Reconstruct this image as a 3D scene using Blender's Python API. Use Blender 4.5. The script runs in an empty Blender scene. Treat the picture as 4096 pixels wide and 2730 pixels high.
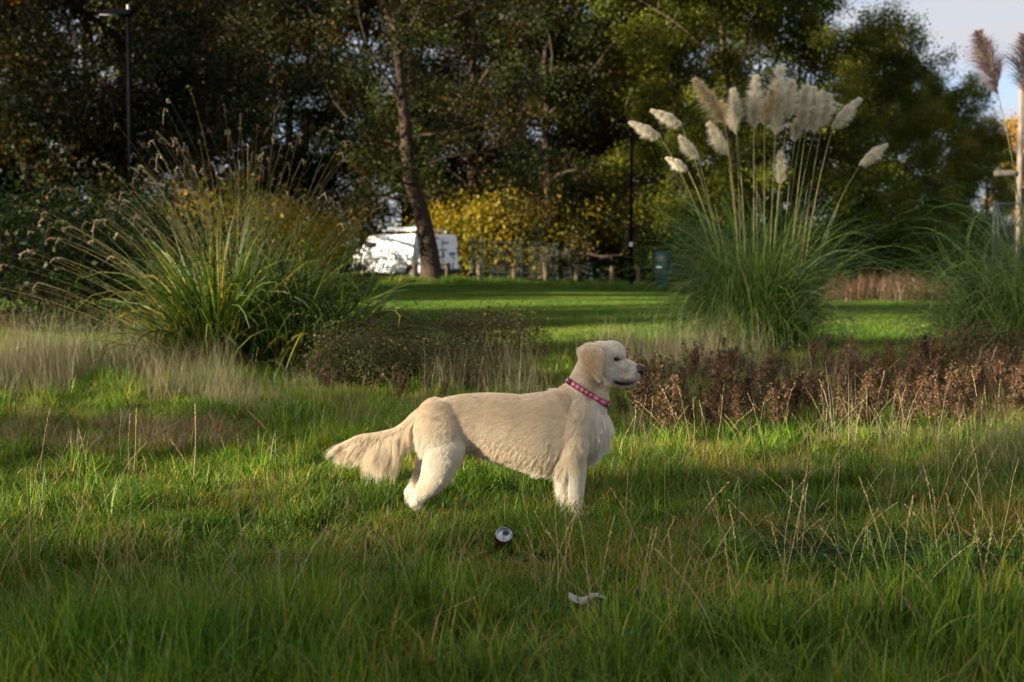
import bpy, bmesh, math, random
import numpy as np
from mathutils import Vector, Matrix
from mathutils.bvhtree import BVHTree
from mathutils.kdtree import KDTree

S = bpy.context.scene
COL = S.collection
PI = math.pi
R = math.radians

# ------------------------------------------------------------------ camera
F = 1422.0                      # focal length in pixels of a 1024 px wide frame
CAM_H = 1.30
PITCH = math.atan(91.0 / F)
cd = bpy.data.cameras.new('camera')
cam = bpy.data.objects.new('camera', cd)
COL.objects.link(cam)
cam.location = (0, 0, CAM_H)
cam.rotation_euler = (PI / 2 - PITCH, 0, 0)
cd.sensor_width = 36.0
cd.lens = 36.0 * F / 1024.0
cd.clip_start = 0.05
cd.clip_end = 3000
cd.dof.use_dof = True
cd.dof.focus_distance = 6.85
cd.dof.aperture_fstop = 3.2
S.camera = cam

# ------------------------------------------------------------------ world and sun
SUN_EL = R(12.5)
SUN_AZ = R(-114.0)              # measured from +Y, clockwise: the sun stands to the left, a little behind the camera
w = bpy.data.worlds.new('World')
S.world = w
w.use_nodes = True
nt = w.node_tree
bg = nt.nodes['Background']
sk = nt.nodes.new('ShaderNodeTexSky')
sk.sky_type = 'NISHITA'
sk.sun_disc = False
sk.sun_elevation = SUN_EL
sk.sun_rotation = SUN_AZ
sk.air_density = 0.5
sk.dust_density = 0.15
sk.ozone_density = 1.5
tc = nt.nodes.new('ShaderNodeTexCoord')
mp = nt.nodes.new('ShaderNodeMapping')
mp.inputs['Scale'].default_value = (1.3, 2.2, 7.0)
mp.inputs['Rotation'].default_value = (0, R(12), 0)
nz = nt.nodes.new('ShaderNodeTexNoise')
nz.inputs['Scale'].default_value = 2.3
nz.inputs['Detail'].default_value = 7
nz.inputs['Roughness'].default_value = 0.55
nz.inputs['Distortion'].default_value = 0.4
rp = nt.nodes.new('ShaderNodeValToRGB')
rp.color_ramp.elements[0].position = 0.34
rp.color_ramp.elements[1].position = 0.62
mxs = nt.nodes.new('ShaderNodeMix')
mxs.data_type = 'RGBA'
# thin pale cloud over the whole sky, its zenith brightening added to lift the fill light below
sx = nt.nodes.new('ShaderNodeSeparateXYZ')
nt.links.new(tc.outputs['Generated'], sx.inputs[0])
mz = nt.nodes.new('ShaderNodeMath')
mz.operation = 'MULTIPLY_ADD'
mz.inputs[1].default_value = 0.7
mz.inputs[2].default_value = 0.9
nt.links.new(sx.outputs['Z'], mz.inputs[0])
cl = nt.nodes.new('ShaderNodeVectorMath')
cl.operation = 'SCALE'
cl.inputs[0].default_value = (3.0, 2.95, 3.0)
nt.links.new(mz.outputs[0], cl.inputs['Scale'])
nt.links.new(cl.outputs[0], mxs.inputs[7])
nt.links.new(tc.outputs['Generated'], mp.inputs[0])
nt.links.new(mp.outputs[0], nz.inputs['Vector'])
nt.links.new(nz.outputs['Fac'], rp.inputs[0])
mth = nt.nodes.new('ShaderNodeMath')
mth.operation = 'MULTIPLY_ADD'
mth.inputs[1].default_value = 0.5
mth.inputs[2].default_value = 0.45
nt.links.new(rp.outputs[0], mth.inputs[0])
nt.links.new(mth.outputs[0], mxs.inputs[0])
nt.links.new(sk.outputs[0], mxs.inputs[6])
nt.links.new(mxs.outputs[2], bg.inputs[0])
bg.inputs[1].default_value = 0.05

sl = bpy.data.lights.new('sun', 'SUN')
sl.energy = 5.0
sl.angle = R(0.6)
sl.color = (1.0, 0.87, 0.66)
sun = bpy.data.objects.new('sun', sl)
COL.objects.link(sun)
sv = Vector((math.sin(SUN_AZ) * math.cos(SUN_EL), math.cos(SUN_AZ) * math.cos(SUN_EL), math.sin(SUN_EL)))
sun.rotation_euler = sv.to_track_quat('Z', 'Y').to_euler()
sun.location = (-60, -20, 40)

S.view_settings.view_transform = 'Standard'
S.view_settings.look = 'None'
S.view_settings.exposure = 2.28
S.view_settings.gamma = 1.0
S.render.engine = 'CYCLES'
S.cycles.max_bounces = 5
S.cycles.diffuse_bounces = 2
S.cycles.glossy_bounces = 2
S.cycles.transmission_bounces = 4
S.cycles.transparent_max_bounces = 6
S.cycles.sample_clamp_indirect = 4
S.cycles.use_denoising = True
S.cycles_curves.shape = 'RIBBONS'
S.cycles_curves.subdivisions = 2


# ------------------------------------------------------------------ helpers
def sstep(a, b, x):
    t = np.clip((x - a) / (b - a), 0, 1)
    return t * t * (3 - 2 * t)


def gz(x, y):
    """height of the ground"""
    x = np.asarray(x, float)
    y = np.asarray(y, float)
    fall = -0.03 * np.clip(x + 2, 0, 40) * sstep(30, 60, y)
    bumps = 0.02 * np.sin(x * 1.9 + 1.3 * np.sin(y * 1.1)) * np.sin(y * 2.3 + .7) + 0.015 * np.sin(x * 4.1 + y * 3.3)
    rise = 0.10 * sstep(-3, -9, x) * sstep(12, 17, y)
    return fall + bumps * (1 - sstep(25, 40, y)) + rise


def gp(px, d):
    """ground point under image column px at distance d"""
    x = (px - 512) / F * d
    return Vector((x, d, float(gz(x, d))))


def at(px, py, d):
    """world point at distance d seen at a pixel of the 1024 px frame"""
    return Vector(((px - 512) / F * d, d, CAM_H + (250 - py) / F * d))


def at2(x, y, d):
    return at(x * 0.43518, y * 0.43518, d)


def raw_mesh(name, V, faces, mats=(), attrs=None, fmat=None, smooth=False):
    """V (n,3); faces: list of (m,k) arrays; attrs {name: per-vertex float}"""
    me = bpy.data.meshes.new(name)
    V = np.asarray(V, np.float32).reshape(-1, 3)
    faces = [np.asarray(f, np.int32) for f in faces if len(f)]
    me.vertices.add(len(V))
    me.vertices.foreach_set('co', V.ravel())
    nl = sum(f.size for f in faces)
    nf = sum(len(f) for f in faces)
    me.loops.add(nl)
    me.loops.foreach_set('vertex_index', np.concatenate([f.ravel() for f in faces]))
    me.polygons.add(nf)
    tot = np.concatenate([np.full(len(f), f.shape[1], np.int32) for f in faces])
    st = np.zeros(nf, np.int32)
    st[1:] = np.cumsum(tot)[:-1]
    me.polygons.foreach_set('loop_start', st)
    for m in mats:
        me.materials.append(m)
    if fmat is not None:
        me.polygons.foreach_set('material_index', np.asarray(fmat, np.int32))
    if smooth:
        me.polygons.foreach_set('use_smooth', np.ones(nf, bool))
    for k, a in (attrs or {}).items():
        a = np.asarray(a, np.float32)
        if a.ndim == 1:
            at_ = me.attributes.new(k, 'FLOAT', 'POINT')
            at_.data.foreach_set('value', a)
        elif a.shape[1] == 3:
            at_ = me.attributes.new(k, 'FLOAT_VECTOR', 'POINT')
            at_.data.foreach_set('vector', a.ravel())
    me.update(calc_edges=True)
    me.validate()
    return me


def link(name, me, parent=None, loc=(0, 0, 0), rot=(0, 0, 0), label=None, cat=None, group=None, kind=None):
    o = bpy.data.objects.new(name, me)
    COL.objects.link(o)
    o.location = loc
    o.rotation_euler = rot
    o.parent = parent
    tag(o, label, cat, group, kind)
    return o


def tag(o, label=None, cat=None, group=None, kind=None):
    if label:
        o['label'] = label
    if cat:
        o['category'] = cat
    if group:
        o['group'] = group
    if kind:
        o['kind'] = kind
    return o


def thing(name, label, cat, loc=(0, 0, 0), rz=0.0, group=None, scale=1.0):
    o = link(name, None, None, loc, (0, 0, rz), label, cat, group)
    o.empty_display_size = 0.2
    o.scale = (scale,) * 3
    return o


class MB:
    """collects simple solids and links them as one mesh"""
    def __init__(s):
        s.bm = bmesh.new()

    def box(s, c, d, rz=0, bevel=0.0, rot=None):
        m = Matrix.Translation(c) @ (rot.to_4x4() if rot else Matrix.Rotation(rz, 4, 'Z')) @ Matrix.Diagonal((d[0], d[1], d[2], 1))
        r = bmesh.ops.create_cube(s.bm, size=1, matrix=m)
        if bevel:
            e = list({e for v in r['verts'] for e in v.link_edges})
            bmesh.ops.bevel(s.bm, geom=e, offset=bevel, segments=2, affect='EDGES', profile=0.5)
        return s

    def cyl(s, a, b, r1, r2=None, n=12, caps=True):
        a, b = Vector(a), Vector(b)
        d = b - a
        q = d.to_track_quat('Z', 'Y').to_matrix().to_4x4()
        bmesh.ops.create_cone(s.bm, cap_ends=caps, segments=n, radius1=r1, radius2=r1 if r2 is None else r2,
                              depth=d.length, matrix=Matrix.Translation((a + b) / 2) @ q)
        return s

    def ell(s, c, r, rot=None, u=16, v=10):
        m = Matrix.Translation(c) @ (rot.to_4x4() if rot else Matrix.Identity(4)) @ Matrix.Diagonal((r[0], r[1], r[2], 1))
        bmesh.ops.create_uvsphere(s.bm, u_segments=u, v_segments=v, radius=1, matrix=m)
        return s

    def lathe(s, prof, n=24, mat=None):
        rings = []
        for r, z in prof:
            rings.append([s.bm.verts.new((r * math.cos(2 * PI * i / n), r * math.sin(2 * PI * i / n), z)) for i in range(n)])
        for a, b in zip(rings, rings[1:]):
            for i in range(n):
                s.bm.faces.new((a[i], a[(i + 1) % n], b[(i + 1) % n], b[i]))
        if mat is not None:
            bmesh.ops.transform(s.bm, matrix=mat, verts=[v for r in rings for v in r])
        return s

    def prism(s, pts, h0, h1, f):
        """pts 2d outline, f(a,b,h) -> 3d point"""
        lo = [s.bm.verts.new(f(a, b, h0)) for a, b in pts]
        hi = [s.bm.verts.new(f(a, b, h1)) for a, b in pts]
        s.bm.faces.new(lo[::-1])
        s.bm.faces.new(hi)
        n = len(pts)
        for i in range(n):
            s.bm.faces.new((lo[i], lo[(i + 1) % n], hi[(i + 1) % n], hi[i]))
        return s

    def build(s, name, mat, parent=None, smooth=False, **kw):
        me = bpy.data.meshes.new(name)
        bmesh.ops.recalc_face_normals(s.bm, faces=s.bm.faces[:])
        s.bm.to_mesh(me)
        s.bm.free()
        me.materials.append(mat)
        if smooth:
            for p in me.polygons:
                p.use_smooth = True
        return link(name, me, parent, **kw)


def copy_thing(root, loc, rz=0.0, scale=1.0, label=None, group=None):
    r = root.copy()
    COL.objects.link(r)
    r.location = loc
    r.rotation_euler = (0, 0, rz)
    r.scale = (scale,) * 3 if not isinstance(scale, tuple) else scale
    if label:
        r['label'] = label
    if group:
        r['group'] = group
    for ch in root.children:
        c = ch.copy()
        COL.objects.link(c)
        c.parent = r
        for g in ch.children:
            d = g.copy()
            COL.objects.link(d)
            d.parent = c
    return r


def norm(a):
    return a / np.maximum(np.linalg.norm(a, axis=-1, keepdims=True), 1e-9)


def ribbons(P, W, side, rnd=None):
    """P (N,S,3) paths, W (N,S) widths, side (N,3) or (N,S,3) -> V, quads, attribute"""
    N, Sg, _ = P.shape
    if side.ndim == 2:
        side = side[:, None, :]
    o = side * W[..., None] * 0.5
    V = np.stack([P - o, P + o], axis=2).reshape(-1, 3)
    i = (np.arange(N)[:, None] * Sg + np.arange(Sg - 1)[None]).ravel() * 2
    Q = np.stack([i, i + 1, i + 3, i + 2], axis=1)
    a = np.repeat(rnd if rnd is not None else np.zeros(N), Sg * 2)
    return V, Q, a


def tube(path, rad, k=6):
    """one tapered tube; returns V, quads"""
    path = np.asarray(path, float)
    rad = np.asarray(rad, float)
    n = len(path)
    t = np.gradient(path, axis=0)
    t = norm(t)
    ref = np.array([0.31, 0.17, 0.93]) if abs(t[0][2]) < .9 else np.array([1.0, .1, 0])
    a = norm(np.cross(t, ref))
    b = np.cross(t, a)
    th = np.arange(k) * 2 * PI / k
    V = path[:, None] + rad[:, None, None] * (a[:, None] * np.cos(th)[None, :, None] + b[:, None] * np.sin(th)[None, :, None])
    i = (np.arange(n - 1)[:, None] * k + np.arange(k)[None])
    j = (np.arange(n - 1)[:, None] * k + (np.arange(k)[None] + 1) % k)
    Q = np.stack([i, j, j + k, i + k], -1).reshape(-1, 4)
    return V.reshape(-1, 3), Q


class Geo:
    def __init__(s):
        s.V, s.F, s.A, s.n = [], [], [], 0

    def add(s, V, Fc, a=None):
        V = np.asarray(V)
        s.V.append(V)
        s.F.append(np.asarray(Fc) + s.n)
        s.A.append(np.zeros(len(V)) if a is None else np.broadcast_to(a, (len(V),)))
        s.n += len(V)

    def mesh(s, name, mat, smooth=False):
        by = {}
        for f in s.F:
            by.setdefault(f.shape[1], []).append(f)
        return raw_mesh(name, np.concatenate(s.V), [np.concatenate(v) for v in by.values()], [mat],
                        {'rnd': np.concatenate(s.A)}, smooth=smooth)


# ------------------------------------------------------------------ materials
def new_mat(name):
    m = bpy.data.materials.new(name)
    m.use_nodes = True
    t = m.node_tree
    t.nodes.clear()
    o = t.nodes.new('ShaderNodeOutputMaterial')
    return m, t, o


def ramp_node(t, stops):
    r = t.nodes.new('ShaderNodeValToRGB')
    el = r.color_ramp.elements
    while len(el) < len(stops):
        el.new(0.5)
    for e, (p, c) in zip(el, stops):
        e.position = p
        e.color = (*c, 1)
    return r


def plant_mat(name, stops, transl=0.3, rough=0.5, spec=0.25, patch=0.0, patch_scale=0.8, tcol=(1.25, 1.2, .6)):
    """colour by the per-piece attribute rnd, shifted in patches over the ground"""
    m, t, o = new_mat(name)
    a = t.nodes.new('ShaderNodeAttribute')
    a.attribute_name = 'rnd'
    fac = a.outputs['Fac']
    if patch:
        g = t.nodes.new('ShaderNodeNewGeometry')
        n = t.nodes.new('ShaderNodeTexNoise')
        n.inputs['Scale'].default_value = patch_scale
        n.inputs['Detail'].default_value = 4
        t.links.new(g.outputs['Position'], n.inputs['Vector'])
        mr = t.nodes.new('ShaderNodeMapRange')
        mr.inputs[1].default_value = 0.3
        mr.inputs[2].default_value = 0.7
        mr.inputs[3].default_value = -patch
        mr.inputs[4].default_value = patch
        t.links.new(n.outputs['Fac'], mr.inputs[0])
        ad = t.nodes.new('ShaderNodeMath')
        ad.operation = 'ADD'
        ad.use_clamp = True
        t.links.new(fac, ad.inputs[0])
        t.links.new(mr.outputs[0], ad.inputs[1])
        fac = ad.outputs[0]
    r = ramp_node(t, stops)
    t.links.new(fac, r.inputs[0])
    p = t.nodes.new('ShaderNodeBsdfPrincipled')
    p.inputs['Roughness'].default_value = rough
    p.inputs['Specular IOR Level'].default_value = spec
    t.links.new(r.outputs[0], p.inputs['Base Color'])
    sh = p.outputs[0]
    if transl:
        tr = t.nodes.new('ShaderNodeBsdfTranslucent')
        mu = t.nodes.new('ShaderNodeMix')
        mu.data_type = 'RGBA'
        mu.blend_type = 'MULTIPLY'
        mu.inputs[0].default_value = 1
        mu.inputs[7].default_value = (*tcol, 1)
        t.links.new(r.outputs[0], mu.inputs[6])
        t.links.new(mu.outputs[2], tr.inputs[0])
        mx = t.nodes.new('ShaderNodeMixShader')
        mx.inputs[0].default_value = transl
        t.links.new(sh, mx.inputs[1])
        t.links.new(tr.outputs[0], mx.inputs[2])
        sh = mx.outputs[0]
    t.links.new(sh, o.inputs[0])
    return m


def solid_mat(name, c, rough=0.5, metal=0.0, spec=0.5, c2=None, scale=8.0, bump=0.0, coat=0.0, stretch=(1, 1, 1), lo=.35, hi=.65):
    m, t, o = new_mat(name)
    p = t.nodes.new('ShaderNodeBsdfPrincipled')
    p.inputs['Roughness'].default_value = rough
    p.inputs['Metallic'].default_value = metal
    p.inputs['Specular IOR Level'].default_value = spec
    p.inputs['Coat Weight'].default_value = coat
    if c2 is None:
        c2 = tuple(x * .82 for x in c)
    tcn = t.nodes.new('ShaderNodeTexCoord')
    mpn = t.nodes.new('ShaderNodeMapping')
    mpn.inputs['Scale'].default_value = stretch
    n = t.nodes.new('ShaderNodeTexNoise')
    n.inputs['Scale'].default_value = scale
    n.inputs['Detail'].default_value = 6
    t.links.new(tcn.outputs['Object'], mpn.inputs[0])
    t.links.new(mpn.outputs[0], n.inputs['Vector'])
    r = ramp_node(t, [(lo, c), (hi, c2)])
    t.links.new(n.outputs['Fac'], r.inputs[0])
    t.links.new(r.outputs[0], p.inputs['Base Color'])
    if bump:
        b = t.nodes.new('ShaderNodeBump')
        b.inputs['Strength'].default_value = bump
        b.inputs['Distance'].default_value = 0.03
        t.links.new(n.outputs['Fac'], b.inputs['Height'])
        t.links.new(b.outputs[0], p.inputs['Normal'])
    t.links.new(p.outputs[0], o.inputs[0])
    return m


M_GRASS = plant_mat('meadow_grass', [(0, (.028, .075, .004)), (.35, (.068, .150, .008)), (.62, (.130, .200, .014)), (.8, (.21, .20, .026)),
                                     (.93, (.27, .19, .06)), (1, (.30, .20, .09))], .40, patch=.24, patch_scale=1.1)
M_LAWN = plant_mat('lawn_grass', [(0, (.034, .085, .006)), (.5, (.062, .132, .009)), (.85, (.115, .165, .017)), (1, (.2, .18, .04))], .36,
                   patch=.32, patch_scale=.35)
M_DRY = plant_mat('dry_grass', [(0, (.07, .075, .028)), (.4, (.17, .145, .08)), (.8, (.29, .245, .155)), (1, (.38, .32, .22))], .25, patch=.15)
M_TUSSOCK = plant_mat('brown_tussock', [(0, (.06, .07, .02)), (.3, (.13, .09, .045)), (.8, (.22, .14, .08)), (1, (.28, .19, .11))], .2)
M_STALK = plant_mat('straw_stalk', [(0, (.15, .13, .055)), (.5, (.29, .23, .115)), (1, (.42, .33, .18))], .2)
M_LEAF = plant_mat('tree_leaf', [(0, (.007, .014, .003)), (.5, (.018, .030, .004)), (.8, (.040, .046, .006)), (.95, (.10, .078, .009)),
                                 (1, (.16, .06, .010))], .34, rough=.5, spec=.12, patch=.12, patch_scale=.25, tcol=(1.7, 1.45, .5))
M_LEAF3 = plant_mat('shaded_tree_leaf', [(0, (.004, .008, .002)), (.5, (.010, .016, .003)), (.8, (.028, .026, .005)), (.95, (.09, .055, .008)),
                                      (1, (.14, .05, .010))], .32, rough=.5, spec=.12, patch=.12, patch_scale=.25, tcol=(1.8, 1.4, .5))  # tree leaf darkened for the shaded trees; the shade is in the colour
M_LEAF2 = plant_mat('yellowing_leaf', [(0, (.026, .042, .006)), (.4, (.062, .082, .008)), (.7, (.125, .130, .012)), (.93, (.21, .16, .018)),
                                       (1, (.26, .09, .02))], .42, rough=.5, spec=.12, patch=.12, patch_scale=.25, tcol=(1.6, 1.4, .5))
M_GOLD = plant_mat('sunlit_gold_leaf', [(0, (.050, .062, .008)), (.4, (.12, .115, .012)), (.75, (.22, .165, .016)), (1, (.32, .18, .02))], .45, rough=.5, spec=.12, tcol=(1.5, 1.3, .5))  # sunlit gold of the understorey put into the leaf colour
M_ORANGE = plant_mat('autumn_leaf', [(0, (.14, .10, .02)), (.6, (.28, .16, .03)), (1, (.34, .14, .03))], .4)
M_BUSH = plant_mat('bush_leaf', [(0, (.024, .044, .010)), (.45, (.050, .072, .016)), (.7, (.085, .068, .026)), (1, (.12, .066, .034))], .3, patch=.2,
                   patch_scale=1.2)
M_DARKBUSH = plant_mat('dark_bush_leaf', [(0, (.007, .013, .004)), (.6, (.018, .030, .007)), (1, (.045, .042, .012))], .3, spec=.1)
M_RUST = plant_mat('rust_weed', [(0, (.026, .018, .010)), (.4, (.066, .035, .018)), (.75, (.112, .055, .027)), (.93, (.16, .08, .038)),
                                 (1, (.05, .075, .02))], .2, patch=.15, patch_scale=1.5)
M_PAMPAS = plant_mat('pampas_leaf', [(0, (.028, .070, .011)), (.5, (.060, .118, .020)), (.8, (.115, .150, .028)), (1, (.28, .22, .11))], .28, spec=.4)
M_PSTEM = plant_mat('pampas_stem', [(0, (.12, .15, .05)), (.6, (.20, .21, .08)), (1, (.32, .25, .12))], .1)
M_PLUME = plant_mat('plume', [(0, (.72, .66, .50)), (.5, (.86, .81, .67)), (1, (.91, .88, .78))], .45, rough=.8, spec=.1, tcol=(1, .95, .85))
M_PLUME2 = plant_mat('cream_plume', [(0, (.56, .45, .26)), (.5, (.70, .58, .37)), (1, (.78, .68, .48))], .45, rough=.8, spec=.1, tcol=(1, .95, .8))
M_PLUME3 = plant_mat('purple_plume', [(0, (.16, .115, .11)), (.5, (.27, .20, .19)), (1, (.40, .32, .31))], .35, rough=.8, spec=.1, tcol=(1, .9, .9))
M_CLUMP = plant_mat('clump_leaf', [(0, (.018, .045, .004)), (.5, (.045, .085, .007)), (.8, (.11, .13, .014)), (.95, (.27, .21, .03)), (1, (.28, .20, .09))], .38,
                    spec=.35)
M_SSTEM = plant_mat('clump_stem', [(0, (.06, .075, .016)), (.5, (.12, .12, .032)), (1, (.22, .17, .08))], .15)
M_SHEAD = plant_mat('seed_head', [(0, (.10, .072, .045)), (.6, (.17, .13, .085)), (1, (.26, .205, .14))], .3)
M_CLOVER = plant_mat('clover', [(0, (.014, .042, .010)), (.7, (.028, .070, .016)), (1, (.045, .09, .018))], .25, rough=.8, spec=.05)
M_BARK = solid_mat('bark', (.05, .036, .025), .9, spec=.1, c2=(.11, .078, .055), scale=7, bump=.9, stretch=(3, 3, .5))
M_BARK2 = solid_mat('dark_bark', (.020, .014, .010), .9, spec=.1, c2=(.052, .037, .027), scale=7, bump=.9, stretch=(3, 3, .5))
M_WOOD = solid_mat('post_wood', (.05, .036, .023), .9, spec=.1, c2=(.085, .064, .043), scale=14, bump=.5, stretch=(4, 4, .5))
M_GREENFENCE = solid_mat('green_fence_paint', (.004, .019, .013), .5, c2=(.006, .026, .018), scale=20)
M_LAMP = solid_mat('lamp_grey', (.004, .004, .005), .8, spec=.0, c2=(.006, .006, .007), scale=6)
M_GALV = solid_mat('galvanised', (.13, .13, .135), .5, metal=.4, c2=(.2, .2, .2), scale=10)
M_CONC = solid_mat('weathered_pole', (.13, .105, .085), .9, spec=.2, c2=(.20, .17, .14), scale=9, stretch=(3, 3, .4), bump=.3)


def ground_mat():
    m, t, o = new_mat('ground')
    g = t.nodes.new('ShaderNodeNewGeometry')
    n = t.nodes.new('ShaderNodeTexNoise')
    n.inputs['Scale'].default_value = 0.7
    n.inputs['Detail'].default_value = 8
    n.inputs['Roughness'].default_value = .7
    t.links.new(g.outputs['Position'], n.inputs['Vector'])
    r = ramp_node(t, [(.3, (.014, .017, .006)), (.5, (.020, .026, .008)), (.7, (.034, .026, .013))])
    t.links.new(n.outputs['Fac'], r.inputs[0])
    p = t.nodes.new('ShaderNodeBsdfPrincipled')
    p.inputs['Roughness'].default_value = .95
    p.inputs['Specular IOR Level'].default_value = .1
    t.links.new(r.outputs[0], p.inputs['Base Color'])
    n2 = t.nodes.new('ShaderNodeTexNoise')
    n2.inputs['Scale'].default_value = 25
    n2.inputs['Detail'].default_value = 5
    t.links.new(g.outputs['Position'], n2.inputs['Vector'])
    b = t.nodes.new('ShaderNodeBump')
    b.inputs['Strength'].default_value = .8
    b.inputs['Distance'].default_value = .05
    t.links.new(n2.outputs['Fac'], b.inputs['Height'])
    t.links.new(b.outputs[0], p.inputs['Normal'])
    t.links.new(p.outputs[0], o.inputs[0])
    return m


# ------------------------------------------------------------------ the ground
def build_ground():
    xs = np.concatenate([np.linspace(-900, -40, 12)[:-1], np.linspace(-40, -8, 33)[:-1], np.linspace(-8, 8, 81)[:-1], np.linspace(8, 40, 33)[:-1],
                         np.linspace(40, 900, 12)])
    ys = np.concatenate([np.linspace(-300, -5, 10)[:-1], np.linspace(-5, 25, 151)[:-1], np.linspace(25, 110, 60)[:-1], np.linspace(110, 1800, 12)])
    X, Y = np.meshgrid(xs, ys)
    V = np.stack([X, Y, gz(X, Y)], -1).reshape(-1, 3)
    nx, ny = len(xs), len(ys)
    i = (np.arange(ny - 1)[:, None] * nx + np.arange(nx - 1)[None]).ravel()
    Q = np.stack([i, i + 1, i + nx + 1, i + nx], 1)
    link('ground', raw_mesh('ground', V, [Q], [ground_mat()], smooth=True), label='rough grassy ground of the park', kind='structure')


build_ground()


# ------------------------------------------------------------------ scattering (grass is stuff: instances through geometry nodes)
def scatter_group(name, coll):
    ng = bpy.data.node_groups.new(name, 'GeometryNodeTree')
    ng.interface.new_socket('Geometry', in_out='INPUT', socket_type='NodeSocketGeometry')
    ng.interface.new_socket('Geometry', in_out='OUTPUT', socket_type='NodeSocketGeometry')
    N = ng.nodes
    gi, go = N.new('NodeGroupInput'), N.new('NodeGroupOutput')
    ci = N.new('GeometryNodeCollectionInfo')
    ci.inputs['Collection'].default_value = coll
    ci.inputs['Separate Children'].default_value = True
    ci.inputs['Reset Children'].default_value = True
    iop = N.new('GeometryNodeInstanceOnPoints')
    iop.inputs['Pick Instance'].default_value = True

    def na(nm, ty):
        q = N.new('GeometryNodeInputNamedAttribute')
        q.data_type = ty
        q.inputs['Name'].default_value = nm
        return q.outputs['Attribute']
    L = ng.links
    L.new(gi.outputs[0], iop.inputs['Points'])
    L.new(ci.outputs[0], iop.inputs['Instance'])
    L.new(na('idx', 'INT'), iop.inputs['Instance Index'])
    L.new(na('rot', 'FLOAT_VECTOR'), iop.inputs['Rotation'])
    L.new(na('scl', 'FLOAT_VECTOR'), iop.inputs['Scale'])
    L.new(iop.outputs[0], go.inputs[0])
    return ng


def scatter(name, label, cat, meshes, P, rot, scl, idx):
    coll = bpy.data.collections.new(name + '_sources')
    for k, me in enumerate(meshes):
        coll.objects.link(bpy.data.objects.new('%s_source_%02d' % (name, k), me))
    me = bpy.data.meshes.new(name)
    n = len(P)
    me.vertices.add(n)
    me.vertices.foreach_set('co', np.asarray(P, np.float32).ravel())
    a = me.attributes.new('rot', 'FLOAT_VECTOR', 'POINT')
    a.data.foreach_set('vector', np.asarray(rot, np.float32).ravel())
    a = me.attributes.new('scl', 'FLOAT_VECTOR', 'POINT')
    a.data.foreach_set('vector', np.asarray(scl, np.float32).ravel())
    a = me.attributes.new('idx', 'INT', 'POINT')
    a.data.foreach_set('value', np.asarray(idx, np.int32))
    o = link(name, me, label=label, cat=cat, kind='stuff')
    md = o.modifiers.new('scatter', 'NODES')
    md.node_group = scatter_group(name, coll)
    return o


def blade_patch(rng, name, mat, n, size, h0, h1, wid, lean=.5, segs=3, rlo=0., rhi=1., droop=.25, round_=True, rpow=1.0):
    if round_:
        r = size * np.sqrt(rng.random(n))
        th = rng.random(n) * 2 * PI
        bx, by = r * np.cos(th), r * np.sin(th)
    else:
        bx, by = (rng.random(n) - .5) * 2 * size, (rng.random(n) - .5) * 2 * size
    az = rng.random(n) * 2 * PI
    h = h0 + (h1 - h0) * rng.random(n) ** 1.3
    ln = lean * (.15 + rng.random(n)) * h
    t = np.linspace(0, 1, segs + 1)[None]
    hor = ln[:, None] * t ** 1.9
    z = h[:, None] * (t - droop * (ln / h)[:, None] * t ** 2.5)
    P = np.stack([bx[:, None] + np.cos(az)[:, None] * hor, by[:, None] + np.sin(az)[:, None] * hor, z], -1)
    sa = az + PI / 2 + rng.normal(0, .5, n)
    side = np.stack([np.cos(sa), np.sin(sa), np.zeros(n)], -1)
    W = wid * (.45 + 1.1 * rng.random(n) ** 1.5)[:, None] * (1 - t ** 2 * .96)
    V, Q, a = ribbons(P, W, side, rlo + (rhi - rlo) * rng.random(n) ** rpow)
    return raw_mesh(name, V, [Q], [mat], {'rnd': a})


def jitter_grid(rng, x0f, x1f, y0, y1, sp):
    pts = []
    y = y0
    while y < y1:
        a, b = x0f(y), x1f(y)
        n = max(1, int((b - a) / sp))
        x = a + (np.arange(n) + rng.random(n)) * sp
        pts.append(np.stack([x, np.full(n, y) + (rng.random(n) - .5) * sp * 1.4], -1))
        y += sp
    return np.concatenate(pts)


def noise2(x, y, s, seed=0):
    r = np.random.default_rng(seed)
    v = 0
    for k in range(6):
        a = r.random() * 2 * PI
        f = s * (.6 + 1.6 * r.random())
        v = v + np.sin((x * np.cos(a) + y * np.sin(a)) * f + r.random() * 7)
    return v / 6 + .0


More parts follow.
